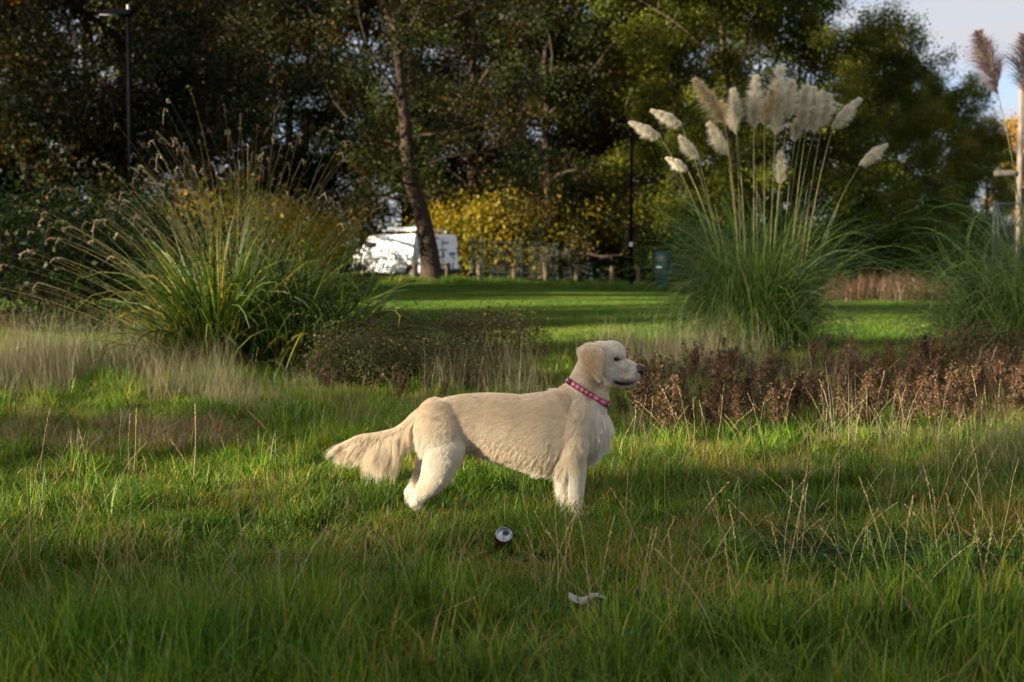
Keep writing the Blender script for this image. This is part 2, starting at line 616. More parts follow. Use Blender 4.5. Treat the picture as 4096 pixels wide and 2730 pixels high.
def build_grass():
    rng = np.random.default_rng(5)
    # near meadow
    src = [blade_patch(rng, 'meadow_patch', M_GRASS, 220, .17, .03, .110, .0056, .95, 3, 0, .96, rpow=1.0) for _ in range(7)]
    src += [blade_patch(rng, 'meadow_long_patch', M_GRASS, 165, .15, .06, .20, .0062, .9, 4, 0, .85, rpow=1.3) for _ in range(4)]
    src += [blade_patch(rng, 'meadow_straw_patch', M_GRASS, 190, .17, .03, .13, .0036, 1.2, 3, .45, 1.05) for _ in range(3)]
    coarse = [blade_patch(rng, 'coarse_tuft', M_GRASS, 90, .10, .10, .27, .0085, 1.0, 5, 0, .8, droop=.45) for _ in range(4)]
    src += coarse
    p = jitter_grid(rng, lambda y: -.40 * y - .7, lambda y: .40 * y + .7, 3.0, 18.5, .158)
    nse = noise2(p[:, 0], p[:, 1], 2.2, 3)
    n2 = noise2(p[:, 0], p[:, 1], 1.2, 8)
    u = rng.random(len(p))
    idx = rng.integers(0, 7, len(p))
    lng = (nse + .35 * (u - .5) > .22) | ((p[:, 1] > 7.6) & (p[:, 0] > .8) & (u < .55)) | ((p[:, 1] < 4.9) & (u < .35))
    idx = np.where(lng, rng.integers(7, 11, len(p)), idx)
    idx = np.where((n2 + .5 * (rng.random(len(p)) - .5) > .38), rng.integers(11, 14, len(p)), idx)
    idx = np.where((rng.random(len(p)) < .11) & (np.hypot(p[:, 0], p[:, 1] - 6.3) > .9), rng.integers(14, 18, len(p)), idx)
    # thinner under the clover
    keep = ~(((p[:, 0] - 1.65) / .8) ** 2 + ((p[:, 1] - 5.95) / .42) ** 2 < 1) | (rng.random(len(p)) < .2)
    p, idx, nse = p[keep], idx[keep], nse[keep]
    n = len(p)
    P = np.stack([p[:, 0], p[:, 1], gz(p[:, 0], p[:, 1]) - .004], -1)
    rot = np.stack([rng.normal(0, .09, n), rng.normal(0, .09, n), rng.random(n) * 2 * PI], -1)
    s = .7 + .5 * rng.random(n) + .45 * np.clip(nse, -.7, .7) + .45 * np.clip(noise2(p[:, 0], p[:, 1], 6.0, 15), -.6, .8)
    s *= 1 + .3 * (1 - sstep(4.6, 5.6, p[:, 1]))
    # trodden shorter just before the can and round the paper
    s *= 1 - .5 * np.exp(-(((p[:, 0] + .035) / .13) ** 2 + ((p[:, 1] - 5.86) / .2) ** 2) ** 2)
    s *= 1 - .5 * np.exp(-(((p[:, 0] - .275) / .16) ** 2 + ((p[:, 1] - 4.98) / .2) ** 2) ** 2)
    low = ((np.abs(p[:, 0] + .035) < .2) & (np.abs(p[:, 1] - 5.86) < .3)) | ((np.abs(p[:, 0] - .275) < .2) & (np.abs(p[:, 1] - 4.98) < .25))
    idx = np.where(low & (idx > 6), idx % 7, idx)
    s *= 1 - .35 * np.exp(-(((p[:, 0] + .05) / .75) ** 2 + ((p[:, 1] - 6.45) / .55) ** 2))
    scl = np.stack([np.ones(n), np.ones(n), s], -1)
    scatter('meadow_grass', 'uneven tufted green meadow grass around the dog', 'grass', src, P, rot, scl, idx)
    # mown lawn behind
    src = [blade_patch(rng, 'lawn_patch', M_LAWN, 1000, .45, .03, .075, .008, .7, 2, 0, 1, round_=False, rpow=1.3) for _ in range(5)]
    p = jitter_grid(rng, lambda y: -.44 * y - 2, lambda y: .44 * y + 2, 16.5, 60, .5)
    n = len(p)
    P = np.stack([p[:, 0], p[:, 1], gz(p[:, 0], p[:, 1]) - .003], -1)
    rot = np.stack([np.zeros(n), np.zeros(n), rng.random(n) * 2 * PI], -1)
    scl = np.ones((n, 3)) * (.85 + .3 * rng.random(n))[:, None]
    scl[:, 2] *= 1 + .5 * np.clip(noise2(p[:, 0], p[:, 1], .8, 4), 0, 1)
    scatter('lawn', 'short mown green lawn between the shrubs and the fence', 'lawn', src, P, rot, scl, rng.integers(0, 5, n))
    # rough grass along the bollards
    src = [blade_patch(rng, 'verge_patch', M_LAWN, 260, .35, .12, .38, .012, .7, 3, 0, .9) for _ in range(3)]
    x = rng.uniform(-8, 12, 150)
    y = 55.5 - .12 * (x + 3) + rng.normal(0, .6, 150) + .35 * x
    x2 = np.concatenate([x, rng.normal(4.0, .8, 14), rng.normal(6.4, .6, 10)])
    y2 = np.concatenate([y, rng.normal(48.3, .5, 14), rng.normal(48.8, .5, 10)])
    n = len(x2)
    P = np.stack([x2, y2, gz(x2, y2)], -1)
    rot = np.stack([np.zeros(n), np.zeros(n), rng.random(n) * 2 * PI], -1)
    scatter('verge_grass', 'longer grass growing along the row of bollards', 'grass', src, P, rot, np.ones((n, 3)) * (.6 + .6 * rng.random(n))[:, None],
            rng.integers(0, 3, n))


def build_dry_grass():
    rng = np.random.default_rng(11)
    src = [blade_patch(rng, 'dry_tuft', M_DRY, 46, .22, .16, .70, .0034, .42, 4, 0, 1, droop=.1) for _ in range(7)]
    pts = []

    def zone(px0, px1, d0, d1, n, s0=.7, s1=1.15):
        d = rng.uniform(d0, d1, n)
        x = (rng.uniform(px0, px1, n) - 512) / F * d
        pts.append(np.stack([x, d, rng.uniform(s0, s1, n)], -1))
    zone(-30, 150, 13.6, 16.4, 105, .7, 1.3)
    zone(-30, 60, 12.0, 14.0, 30, .7, 1.0)
    zone(140, 225, 11.8, 13.6, 45, .6, 1.0)
    zone(210, 330, 10.8, 12.2, 34, .45, .75)
    zone(330, 560, 9.6, 11.5, 36, .35, .6)
    zone(430, 560, 12.0, 14.2, 36, .6, .95)
    zone(590, 760, 13.6, 16.6, 110, .65, 1.05)
    zone(760, 860, 12.0, 14.5, 26, .55, .8)
    zone(940, 1040, 7.6, 9.3, 16, .5, .85)
    zone(630, 1040, 9.0, 13.5, 60, .4, .85)
    zone(838, 935, 15, 17.5, 25, .4, .6)
    p = np.concatenate(pts)
    n = len(p)
    P = np.stack([p[:, 0], p[:, 1], gz(p[:, 0], p[:, 1]) - .01], -1)
    rot = np.stack([rng.normal(0, .10, n), rng.normal(.06, .12, n), rng.random(n) * 2 * PI], -1)
    scatter('dry_grass', 'tall pale straw-coloured dry grass standing in drifts', 'grass', src, P, rot, p[:, 2:3] * np.ones((1, 3)), rng.integers(0, 7, n))
    # rough pale bank by the far right trees
    src = [blade_patch(rng, 'bank_tuft', M_RUST, 120, .4, .3, .8, .012, .45, 3, 0, 1) for _ in range(3)]
    n = 55
    d = rng.uniform(36, 46, n)
    x = (rng.uniform(830, 965, n) - 512) / F * d
    P = np.stack([x, d, gz(x, d)], -1)
    rot = np.stack([np.zeros(n), np.zeros(n), rng.random(n) * 2 * PI], -1)
    scatter('bank_grass', 'long brown dead grass between the two pampas clumps, far off', 'grass', src, P, rot, np.ones((n, 3)) * rng.uniform(.7, 1.3, n)[:, None],
            rng.integers(0, 3, n))
    # brown tussock left
    src = [blade_patch(rng, 'tussock', M_TUSSOCK, 130, .17, .10, .36, .0042, .95, 4, 0, 1, droop=.35) for _ in range(4)]
    n = 40
    x = rng.uniform(-3.5, -1.75, n)
    y = rng.uniform(8.6, 10.4, n)
    P = np.stack([x, y, gz(x, y) - .01], -1)
    rot = np.stack([rng.normal(0, .15, n), rng.normal(0, .15, n), rng.random(n) * 2 * PI], -1)
    scatter('brown_tussock_grass', 'low reddish brown tussock grass, left side of the meadow', 'grass', src, P, rot,
            np.ones((n, 3)) * rng.uniform(.55, .95, n)[:, None], rng.integers(0, 4, n))


def stalk_mesh(rng, name, h, lean, headed=True):
    n = 9
    t = np.linspace(0, 1, n)
    az = rng.random() * 2 * PI
    hor = lean * h * t ** 1.7
    path = np.stack([np.cos(az) * hor + .004 * np.sin(t * 9), np.sin(az) * hor, h * (t - .18 * lean * t ** 2)], -1)
    g = Geo()
    V, Q = tube(path, np.linspace(.0013, .0006, n), 4)
    g.add(V, Q, rng.random())
    if headed:   # small alternate spikelets along the upper part
        m = 26
        tt = np.linspace(.62, 1, m)
        c = np.stack([np.interp(tt, t, path[:, k]) for k in range(3)], -1)
        d = norm(np.gradient(c, axis=0))
        rd = norm(rng.normal(0, 1, (m, 3)))
        out = norm(d * 1.0 + .35 * rd)
        L = .010 * (1.15 - .4 * np.abs(np.linspace(-1, 1, m)))
        P = np.stack([c, c + out * L[:, None] * .5 + rd * .0012, c + out * L[:, None]], 1)
        W = np.array([.0010, .0028, .0006])[None] * np.ones((m, 1))
        V, Q, a = ribbons(P, W, norm(np.cross(out, rng.normal(0, 1, (m, 3)))), .4 + .6 * rng.random(m))
        g.add(V, Q, a)
    return g.mesh(name, M_STALK)


def build_stalks():
    rng = np.random.default_rng(21)
    src = [stalk_mesh(rng, 'seed_stalk', rng.uniform(.22, .44), rng.uniform(.1, .75)) for _ in range(12)]
    n = 860
    d = np.concatenate([rng.uniform(4.4, 6.2, 300), rng.uniform(6, 13, 340), rng.uniform(6.6, 9.8, 220)])
    px = np.concatenate([rng.uniform(-40, 1070, 640), rng.uniform(620, 1070, 220)])
    x = (px - 512) / F * d
    keep = ~((np.abs(x + .03) < .12) & (d > 4.3) & (d < 6.2))
    keep &= ~((x > -.75) & (x < .75) & (d > 5.6) & (d < 6.8) & (rng.random(n) < .7))
    x, d = x[keep], d[keep]
    n = len(x)
    P = np.stack([x, d, gz(x, d)], -1)
    rot = np.stack([rng.normal(0, .12, n), rng.normal(0, .12, n), rng.random(n) * 2 * PI], -1)
    scatter('seed_stalks', 'thin straw-coloured seed stalks rising out of the meadow', 'grass stalks', src, P, rot,
            np.ones((n, 3)) * rng.uniform(.6, 1.15, n)[:, None], rng.integers(0, 12, n))


def build_clover():
    rng = np.random.default_rng(31)
    n = 900
    r = np.sqrt(rng.random(n))
    th = rng.random(n) * 2 * PI
    cx, cy = 1.65 + .85 * r * np.cos(th), 5.95 + .45 * r * np.sin(th)
    g = Geo()
    for k in range(n):
        h = rng.uniform(.025, .07)
        c = np.array([cx[k], cy[k], float(gz(cx[k], cy[k])) + h])
        a0 = rng.random() * 2 * PI
        tilt = rng.normal(0, .25, 2)
        s = rng.uniform(.010, .017)
        q = rng.random()
        for j in range(3):
            a = a0 + j * 2 * PI / 3
            u = np.array([math.cos(a), math.sin(a), tilt[0]])
            v = np.array([-math.sin(a), math.cos(a), tilt[1]])
            V = np.array([c, c + u * s * .7 + v * s * .6, c + u * s * 1.5 + v * s * .55, c + u * s * 1.65, c + u * s * 1.5 - v * s * .55, c + u * s * .7 - v * s * .6])
            g.add(V, np.array([[0, 1, 2, 3], [0, 3, 4, 5]]), q)
    link('clover', g.mesh('clover', M_CLOVER), label='dark green clover patch in the grass to the right of the can', cat='clover', kind='stuff')


# ------------------------------------------------------------------ trees
def leaf_quads(rng, C, size, flat=.0):
    n = len(C)
    d = norm(rng.normal(0, 1, (n, 3)) + np.array([0, 0, -.35]))
    s = norm(np.cross(d, rng.normal(0, 1, (n, 3))))
    nrm = np.cross(d, s)
    L = size * (.65 + .7 * rng.random(n))[:, None]
    W = L * .36
    fold = nrm * L * .10
    V = np.stack([C, C + d * L * .5 + s * W + fold, C + d * L, C + d * L * .5 - s * W + fold], 1).reshape(-1, 3)
    i = np.arange(n)[:, None] * 4
    # two triangles folded along the midrib
    T = np.concatenate([i + np.array([[0, 1, 2]]), i + np.array([[0, 2, 3]])], 0)
    return V, T


def branch_path(rng, p, d, L, n=6, wob=.16, up=.1):
    pts = [np.array(p, float)]
    d = np.array(d, float)
    for k in range(n):
        d = d + rng.normal(0, wob, 3) + np.array([0, 0, up])
        d /= np.linalg.norm(d)
        pts.append(pts[-1] + d * L / n)
    return np.array(pts)


def gen_tree(seed, H=15., r0=.25, base=.18, rx=5., prim=17, sec=6, twig=4, leaves=70, lsize=.14, trunk=None, trunk_r=None, leafmat=None, barkmat=None,
             low_len=.8, clus=.34, prim_r=.34, up=.08, bare=0.0, lrange=(0, 1)):
    rng = np.random.default_rng(seed)
    wood, lv = Geo(), Geo()
    if trunk is None:
        n = 10
        t = np.linspace(0, 1, n)
        off = np.cumsum(rng.normal(0, .022 * H / n * 3, (n, 2)), 0)
        off[0] = 0
        trunk = np.stack([off[:, 0], off[:, 1], t * H * .93], -1)
        trunk_r = r0 * (1 - t) ** .8 + .03
        trunk_r[0] *= 1.35
    trunk = np.asarray(trunk, float)
    V, Q = tube(trunk, trunk_r, 9)
    wood.add(V, Q, rng.random())
    # fork of the trunk top and the limbs
    seglen = np.concatenate([[0], np.cumsum(np.linalg.norm(np.diff(trunk, axis=0), axis=1))])
    seglen /= seglen[-1]
    C = []
    ga = rng.random() * 7
    for k in range(prim):
        f = base + (1 - base) * ((k + rng.random() * .8) / prim)
        f = min(f, .99)
        p = np.array([np.interp(f, seglen, trunk[:, j]) for j in range(3)])
        rr = float(np.interp(f, seglen, trunk_r))
        ga += 2.4 + rng.normal(0, .3)
        el = R(-2 + 66 * ((f - base) / (1 - base)) ** 1.1 + rng.normal(0, 9))
        prof = (low_len + (1.05 - low_len) * math.sin(PI * min(1, (f - base) / (1 - base) * 1.1)) ** .7) if f < .8 else .72
        L = rx * prof * rng.uniform(.8, 1.15)
        d = np.array([math.cos(ga) * math.cos(el), math.sin(ga) * math.cos(el), math.sin(el)])
        bp = branch_path(rng, p, d, L, 7, .17, up)
        br = np.linspace(max(.035, min(rr * .55, prim_r * .3)), .018, len(bp))
        V, Q = tube(bp, br, 6)
        wood.add(V, Q, rng.random())
        for s in range(sec):
            q = .28 + .72 * (s + rng.random()) / sec
            q = min(q, 1)
            j = q * (len(bp) - 1)
            j0 = min(int(j), len(bp) - 2)
            sp = bp[j0] + (bp[j0 + 1] - bp[j0]) * (j - j0)
            dd = norm(bp[j0 + 1] - bp[j0])
            sd = norm(dd * .8 + rng.normal(0, .75, 3) + np.array([0, 0, .1]))
            SL = L * rng.uniform(.28, .48)
            s2 = branch_path(rng, sp, sd, SL, 4, .22, .03)
            V, Q = tube(s2, np.linspace(.022, .008, len(s2)), 4)
            wood.add(V, Q, rng.random())
            for w_ in range(twig):
                q2 = rng.uniform(.35, 1)
                j = q2 * (len(s2) - 1)
                j0 = min(int(j), len(s2) - 2)
                tp = s2[j0] + (s2[j0 + 1] - s2[j0]) * (j - j0)
                td = norm(norm(s2[j0 + 1] - s2[j0]) * .6 + rng.normal(0, .8, 3))
                t2 = branch_path(rng, tp, td, rng.uniform(.5, 1.0), 2, .3, -.02)
                V, Q = tube(t2, np.array([.009, .006, .003]), 3)
                wood.add(V, Q, rng.random())
                if rng.random() < bare:
                    continue
                m = int(leaves * rng.uniform(.5, 1.5))
                u = rng.random(m) * (len(t2) - 1)
                i0 = np.minimum(u.astype(int), len(t2) - 2)
                c = t2[i0] + (t2[i0 + 1] - t2[i0]) * (u - i0)[:, None] + rng.normal(0, clus, (m, 3)) * np.array([1, 1, .75])
                C.append((c, rng.random()))
    for c, q in C:
        V, T = leaf_quads(rng, c, lsize)
        a = np.clip(lrange[0] + (lrange[1] - lrange[0]) * (.55 * q + .45 * rng.random(len(c))), 0, 1)
        lv.add(V, T, np.repeat(a, 4))
    wm = wood.mesh('trunk', barkmat or M_BARK, smooth=True)
    lm = lv.mesh('crown', leafmat or M_LEAF)
    return wm, lm


TREE_MESH = {}


def tree_meshes(key, **kw):
    if key not in TREE_MESH:
        TREE_MESH[key] = gen_tree(**kw)
    return TREE_MESH[key]


def place_tree(name, key, loc, rz, s, label, group=None, cat='tree'):
    wm, lm = TREE_MESH[key]
    t = thing(name, label, cat, loc, rz, group)
    t.scale = (s if isinstance(s, tuple) else (s, s, s))
    link('trunk', wm, t)
    link('crown', lm, t)
    return t


def gen_bush(seed, rx, ry, h, n, lsize, leafmat, stems=24, flat=.6, lrange=(0, 1)):
    """many-stemmed bush; leaf sprays clustered on the outside of the dome"""
    rng = np.random.default_rng(seed)
    wood, lv = Geo(), Geo()
    ncl = max(30, int(n / 45))
    th = rng.random(ncl) * 2 * PI
    ph = rng.random(ncl) ** flat
    rr = (.62 + .42 * rng.random(ncl))
    C = np.stack([rx * rr * np.cos(th) * np.sqrt(1 - ph ** 2 * .85), ry * rr * np.sin(th) * np.sqrt(1 - ph ** 2 * .85),
                  h * (.08 + .88 * ph * rr)], -1)
    C += rng.normal(0, .06 * min(rx, h), C.shape)
    C[:, 2] = np.abs(C[:, 2])
    for k in range(min(stems, ncl)):
        b = np.array([rng.normal(0, rx * .12), rng.normal(0, ry * .12), 0])
        mid = (b + C[k]) / 2 + rng.normal(0, .05 * h, 3)
        V, Q = tube(np.array([b, mid, C[k]]), np.array([.012, .008, .003]) * max(1, h * .6), 4)
        wood.add(V, Q, rng.random())
    for c in C:
        m = max(4, int(n / ncl * rng.uniform(.4, 1.6)))
        sp = .13 * min(rx, ry, h) + lsize
        V, T = leaf_quads(rng, c + rng.normal(0, sp, (m, 3)) * np.array([1, 1, .8]), lsize)
        a = np.clip(lrange[0] + (lrange[1] - lrange[0]) * (.6 * rng.random() + .4 * rng.random(m)), 0, 1)
        lv.add(V, T, np.repeat(a, 4))
    return wood.mesh('stems', M_BARK2), lv.mesh('foliage', leafmat)


def place_bush(name, meshes, loc, rz, s, label, group=None, cat='bush'):
    t = thing(name, label, cat, loc, rz, group)
    t.scale = (s if isinstance(s, tuple) else (s, s, s))
    link('stems', meshes[0], t)
    link('foliage', meshes[1], t)
    return t


def build_trees():
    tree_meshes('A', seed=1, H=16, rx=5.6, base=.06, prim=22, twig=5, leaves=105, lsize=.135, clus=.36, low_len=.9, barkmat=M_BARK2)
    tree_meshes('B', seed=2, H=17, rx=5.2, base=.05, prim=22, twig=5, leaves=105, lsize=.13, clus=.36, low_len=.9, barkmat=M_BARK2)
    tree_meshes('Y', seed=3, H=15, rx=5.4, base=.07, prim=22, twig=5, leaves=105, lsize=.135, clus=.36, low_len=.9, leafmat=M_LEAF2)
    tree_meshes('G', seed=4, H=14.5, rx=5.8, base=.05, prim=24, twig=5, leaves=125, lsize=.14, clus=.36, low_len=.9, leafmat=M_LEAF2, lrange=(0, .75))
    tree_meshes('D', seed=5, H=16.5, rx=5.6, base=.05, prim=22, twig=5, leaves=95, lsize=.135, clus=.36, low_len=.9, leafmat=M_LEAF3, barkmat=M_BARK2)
    # the leaning tree before the van
    pts = [(992, 652, 1.05), (991, 625, .86), (985, 570, .74), (970, 490, .62), (943, 410, .54), (937, 330, .50), (928, 240, .40), (917, 130, .32), (905, 10, .24), (898, -110, .15), (900, -220, .06)]
    d0 = 55.0
    tr = [np.array(at2(x, y, d0)) for x, y, _ in pts]
    b = tr[0].copy()
    b[2] = float(gz(b[0], b[1])) - .05
    trunk = [p - b for p in tr]
    trunk[0][2] = 0
    tw = [r_ / 2 for _, _, r_ in pts]
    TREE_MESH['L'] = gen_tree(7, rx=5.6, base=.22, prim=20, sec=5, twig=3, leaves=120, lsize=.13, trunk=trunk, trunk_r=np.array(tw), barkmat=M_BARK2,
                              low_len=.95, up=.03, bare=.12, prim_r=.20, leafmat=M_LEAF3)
    place_tree('leaning_tree', 'L', b, 0, 1, 'old tree with a leaning grey trunk and bare twisting branches in front of the van')
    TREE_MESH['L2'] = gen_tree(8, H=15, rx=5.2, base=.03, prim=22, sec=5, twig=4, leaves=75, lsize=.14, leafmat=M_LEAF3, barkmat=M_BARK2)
    rng = np.random.default_rng(77)
    G1 = 'trees in the dense row behind the green fence'
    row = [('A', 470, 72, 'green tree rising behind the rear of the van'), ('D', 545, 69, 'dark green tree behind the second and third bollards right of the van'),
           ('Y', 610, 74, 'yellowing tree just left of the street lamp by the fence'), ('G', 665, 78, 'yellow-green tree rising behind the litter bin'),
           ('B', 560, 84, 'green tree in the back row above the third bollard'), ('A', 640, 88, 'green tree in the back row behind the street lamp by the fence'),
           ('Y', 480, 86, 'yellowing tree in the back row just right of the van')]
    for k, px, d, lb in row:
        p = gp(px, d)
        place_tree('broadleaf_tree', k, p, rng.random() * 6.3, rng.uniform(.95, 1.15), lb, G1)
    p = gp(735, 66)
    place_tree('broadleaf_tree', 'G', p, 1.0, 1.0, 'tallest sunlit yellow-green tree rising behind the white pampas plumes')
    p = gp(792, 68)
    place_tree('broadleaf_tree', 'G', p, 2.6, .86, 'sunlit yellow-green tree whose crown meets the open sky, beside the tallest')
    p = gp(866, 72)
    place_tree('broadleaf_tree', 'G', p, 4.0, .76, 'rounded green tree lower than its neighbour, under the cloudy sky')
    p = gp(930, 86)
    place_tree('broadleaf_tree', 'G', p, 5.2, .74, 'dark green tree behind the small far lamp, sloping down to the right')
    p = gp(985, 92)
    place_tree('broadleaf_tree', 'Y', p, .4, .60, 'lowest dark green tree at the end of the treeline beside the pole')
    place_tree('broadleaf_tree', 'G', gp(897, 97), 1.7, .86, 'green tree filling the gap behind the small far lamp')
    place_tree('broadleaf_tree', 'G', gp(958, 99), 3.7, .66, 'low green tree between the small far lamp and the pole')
    # left hand trees
    G2 = 'shaded trees behind the tall lamp'
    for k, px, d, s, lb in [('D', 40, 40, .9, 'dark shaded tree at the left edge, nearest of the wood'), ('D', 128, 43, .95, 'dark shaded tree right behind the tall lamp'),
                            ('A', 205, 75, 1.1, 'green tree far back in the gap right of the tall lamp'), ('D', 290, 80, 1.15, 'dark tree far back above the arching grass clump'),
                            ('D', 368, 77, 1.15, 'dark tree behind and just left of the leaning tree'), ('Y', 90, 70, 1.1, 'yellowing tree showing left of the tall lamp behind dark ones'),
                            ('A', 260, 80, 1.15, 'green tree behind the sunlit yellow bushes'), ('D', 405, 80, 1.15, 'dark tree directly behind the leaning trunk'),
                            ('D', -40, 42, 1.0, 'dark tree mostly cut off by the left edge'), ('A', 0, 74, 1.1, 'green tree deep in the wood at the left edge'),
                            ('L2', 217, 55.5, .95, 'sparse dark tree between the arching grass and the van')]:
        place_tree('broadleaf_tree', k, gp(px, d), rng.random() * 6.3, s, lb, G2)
    # a far pale orange tree at the right edge
    TREE_MESH['O'] = gen_tree(12, H=9, rx=3.4, base=.15, prim=12, sec=5, twig=3, leaves=60, lsize=.2, leafmat=M_ORANGE)
    place_tree('orange_tree', 'O', gp(1020, 112), 0, 1.15, 'pale orange autumn tree beyond the pole at the right edge')
    # unseen trees added left of the frame to shade and filter the sun
    G3 = 'unseen trees added beyond the left edge to shade the scene'
    L3 = 'unseen tree added beyond the edge of the picture for its shade'
    TREE_MESH['S'] = gen_tree(15, H=22, rx=7.5, r0=.5, base=.08, prim=20, sec=6, twig=4, leaves=40, lsize=.24)
    for x, y, s in [(-62, -36, 1.0), (-66, -25, .80), (-62, -13.5, .95), (-70, -5, .95), (-66, -48, 1.0)]:
        place_tree('shade_tree', 'S', (x, y, float(gz(x, y))), rng.random() * 6.3, s, L3, G3)
    place_tree('shade_tree', 'S', (-48, 27, float(gz(-48, 27))), 2.0, .8, L3, G3)
    for x, y, s in [(-38, 65, 1.0), (-41, 76, 1.05), (-38, 30, .95), (-40, 21, .95), (-44, 88, 1.0)]:
        place_tree('shade_tree', 'D', (x, y, float(gz(x, y))), rng.random() * 6.3, s, L3, G3)
    # understorey behind the fence
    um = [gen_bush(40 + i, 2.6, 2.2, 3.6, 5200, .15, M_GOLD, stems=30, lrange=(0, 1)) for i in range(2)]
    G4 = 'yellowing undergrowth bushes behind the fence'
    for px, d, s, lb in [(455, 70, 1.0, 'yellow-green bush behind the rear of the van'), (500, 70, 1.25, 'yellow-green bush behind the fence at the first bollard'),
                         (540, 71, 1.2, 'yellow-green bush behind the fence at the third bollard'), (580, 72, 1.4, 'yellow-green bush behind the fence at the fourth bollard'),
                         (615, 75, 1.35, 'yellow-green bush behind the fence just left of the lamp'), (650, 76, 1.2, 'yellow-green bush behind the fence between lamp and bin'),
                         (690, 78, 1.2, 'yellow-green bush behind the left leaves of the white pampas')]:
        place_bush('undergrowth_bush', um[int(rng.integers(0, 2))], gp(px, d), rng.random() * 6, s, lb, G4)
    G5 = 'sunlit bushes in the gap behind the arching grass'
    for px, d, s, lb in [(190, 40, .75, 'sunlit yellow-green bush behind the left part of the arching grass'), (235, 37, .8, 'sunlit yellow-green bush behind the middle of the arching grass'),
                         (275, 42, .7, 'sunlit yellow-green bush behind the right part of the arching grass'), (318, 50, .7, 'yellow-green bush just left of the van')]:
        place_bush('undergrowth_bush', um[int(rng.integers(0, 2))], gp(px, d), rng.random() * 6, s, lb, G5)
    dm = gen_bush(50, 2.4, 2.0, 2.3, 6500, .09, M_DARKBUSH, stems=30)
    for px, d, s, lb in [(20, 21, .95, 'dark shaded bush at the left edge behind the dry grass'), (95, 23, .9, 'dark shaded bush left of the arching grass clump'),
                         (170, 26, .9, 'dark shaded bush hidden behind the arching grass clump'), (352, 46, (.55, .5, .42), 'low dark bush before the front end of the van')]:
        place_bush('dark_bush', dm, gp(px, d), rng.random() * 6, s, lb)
    rm = gen_bush(52, 3.2, 2.4, 3.4, 6000, .15, M_LEAF, stems=30, lrange=(0, .7))
    G6 = 'dark undergrowth under the right-hand trees'
    for px, d, s, lb in [(720, 64, 1, 'dark undergrowth bush behind the left stems of the white pampas'), (765, 64, 1.0, 'dark undergrowth bush behind the middle stems of the white pampas'),
                         (810, 65, 1, 'dark undergrowth bush behind the right stems of the white pampas'), (855, 68, 1.0, 'dark undergrowth bush just right of the white pampas'),
                         (900, 76, 1.0, 'dark undergrowth bush left of the small far lamp'), (945, 80, 1.0, 'dark undergrowth bush behind the small far lamp'),
                         (990, 84, .9, 'dark undergrowth bush behind the court fence'), (1030, 84, 1.0, 'dark undergrowth bush at the right edge behind the pole')]:
        place_bush('undergrowth_bush', rm, gp(px, d), rng.random() * 6, s, lb, G6)
    # far wood that closes the horizon
    g = Geo()
    r2 = np.random.default_rng(91)
    n = 14000
    X = r2.uniform(-75, 75, n)
    Y = r2.uniform(112, 130, n)
    hh = 4.6 + 1.3 * noise2(X, Y, .25, 5)
    Z = -1.0 + hh * r2.random(n) ** .8
    V, T = leaf_quads(r2, np.stack([X, Y, Z], -1), .55)
    g.add(V, T, np.repeat(r2.random(n) * .8, 4))
    link('distant_woods', g.mesh('distant_woods', M_LEAF), label='dark distant woodland closing the view behind the trees', cat='woodland', kind='stuff')


# ------------------------------------------------------------------ bushes and weeds in the meadow
def weed_meshes(n=6):
    out = []
    for s in range(n):
        rng = np.random.default_rng(300 + s)
        g = Geo()
        h = rng.uniform(.42, .66)
        for st in range(3):
            az = rng.random() * 6.3
            base = np.array([rng.normal(0, .04), rng.normal(0, .04), 0])
            d = norm(np.array([math.cos(az) * .22, math.sin(az) * .22, 1]))
            hp = h * rng.uniform(.7, 1.05)
            bp = branch_path(rng, base, d, hp, 6, .07, .02)
            V, Q = tube(bp, np.linspace(.004, .0015, 7), 4)
            g.add(V, Q, rng.uniform(.2, .7))
            for k in range(13):
                q = rng.uniform(.3, 1)
                p = bp[0] + (bp[-1] - bp[0]) * q
                td = norm(np.array([rng.normal(), rng.normal(), 1.0 + rng.random()]))
                L = rng.uniform(.05, .14) * (1.3 - .6 * q)
                t2 = branch_path(rng, p, td, L, 2, .2, .1)
                V, Q = tube(t2, np.array([.0022, .0016, .001]), 3)
                g.add(V, Q, rng.uniform(.2, .7))
                m = 21
                u = rng.random(m)
                c = t2[0] + (t2[-1] - t2[0]) * (.2 + .9 * u)[:, None] + rng.normal(0, .011, (m, 3))
                V, T = leaf_quads(rng, c, .0165)
                g.add(V, T, np.repeat(np.clip(rng.normal(.5, .28, m), 0, 1), 4))
        out.append(g.mesh('weed', M_RUST))
    return out


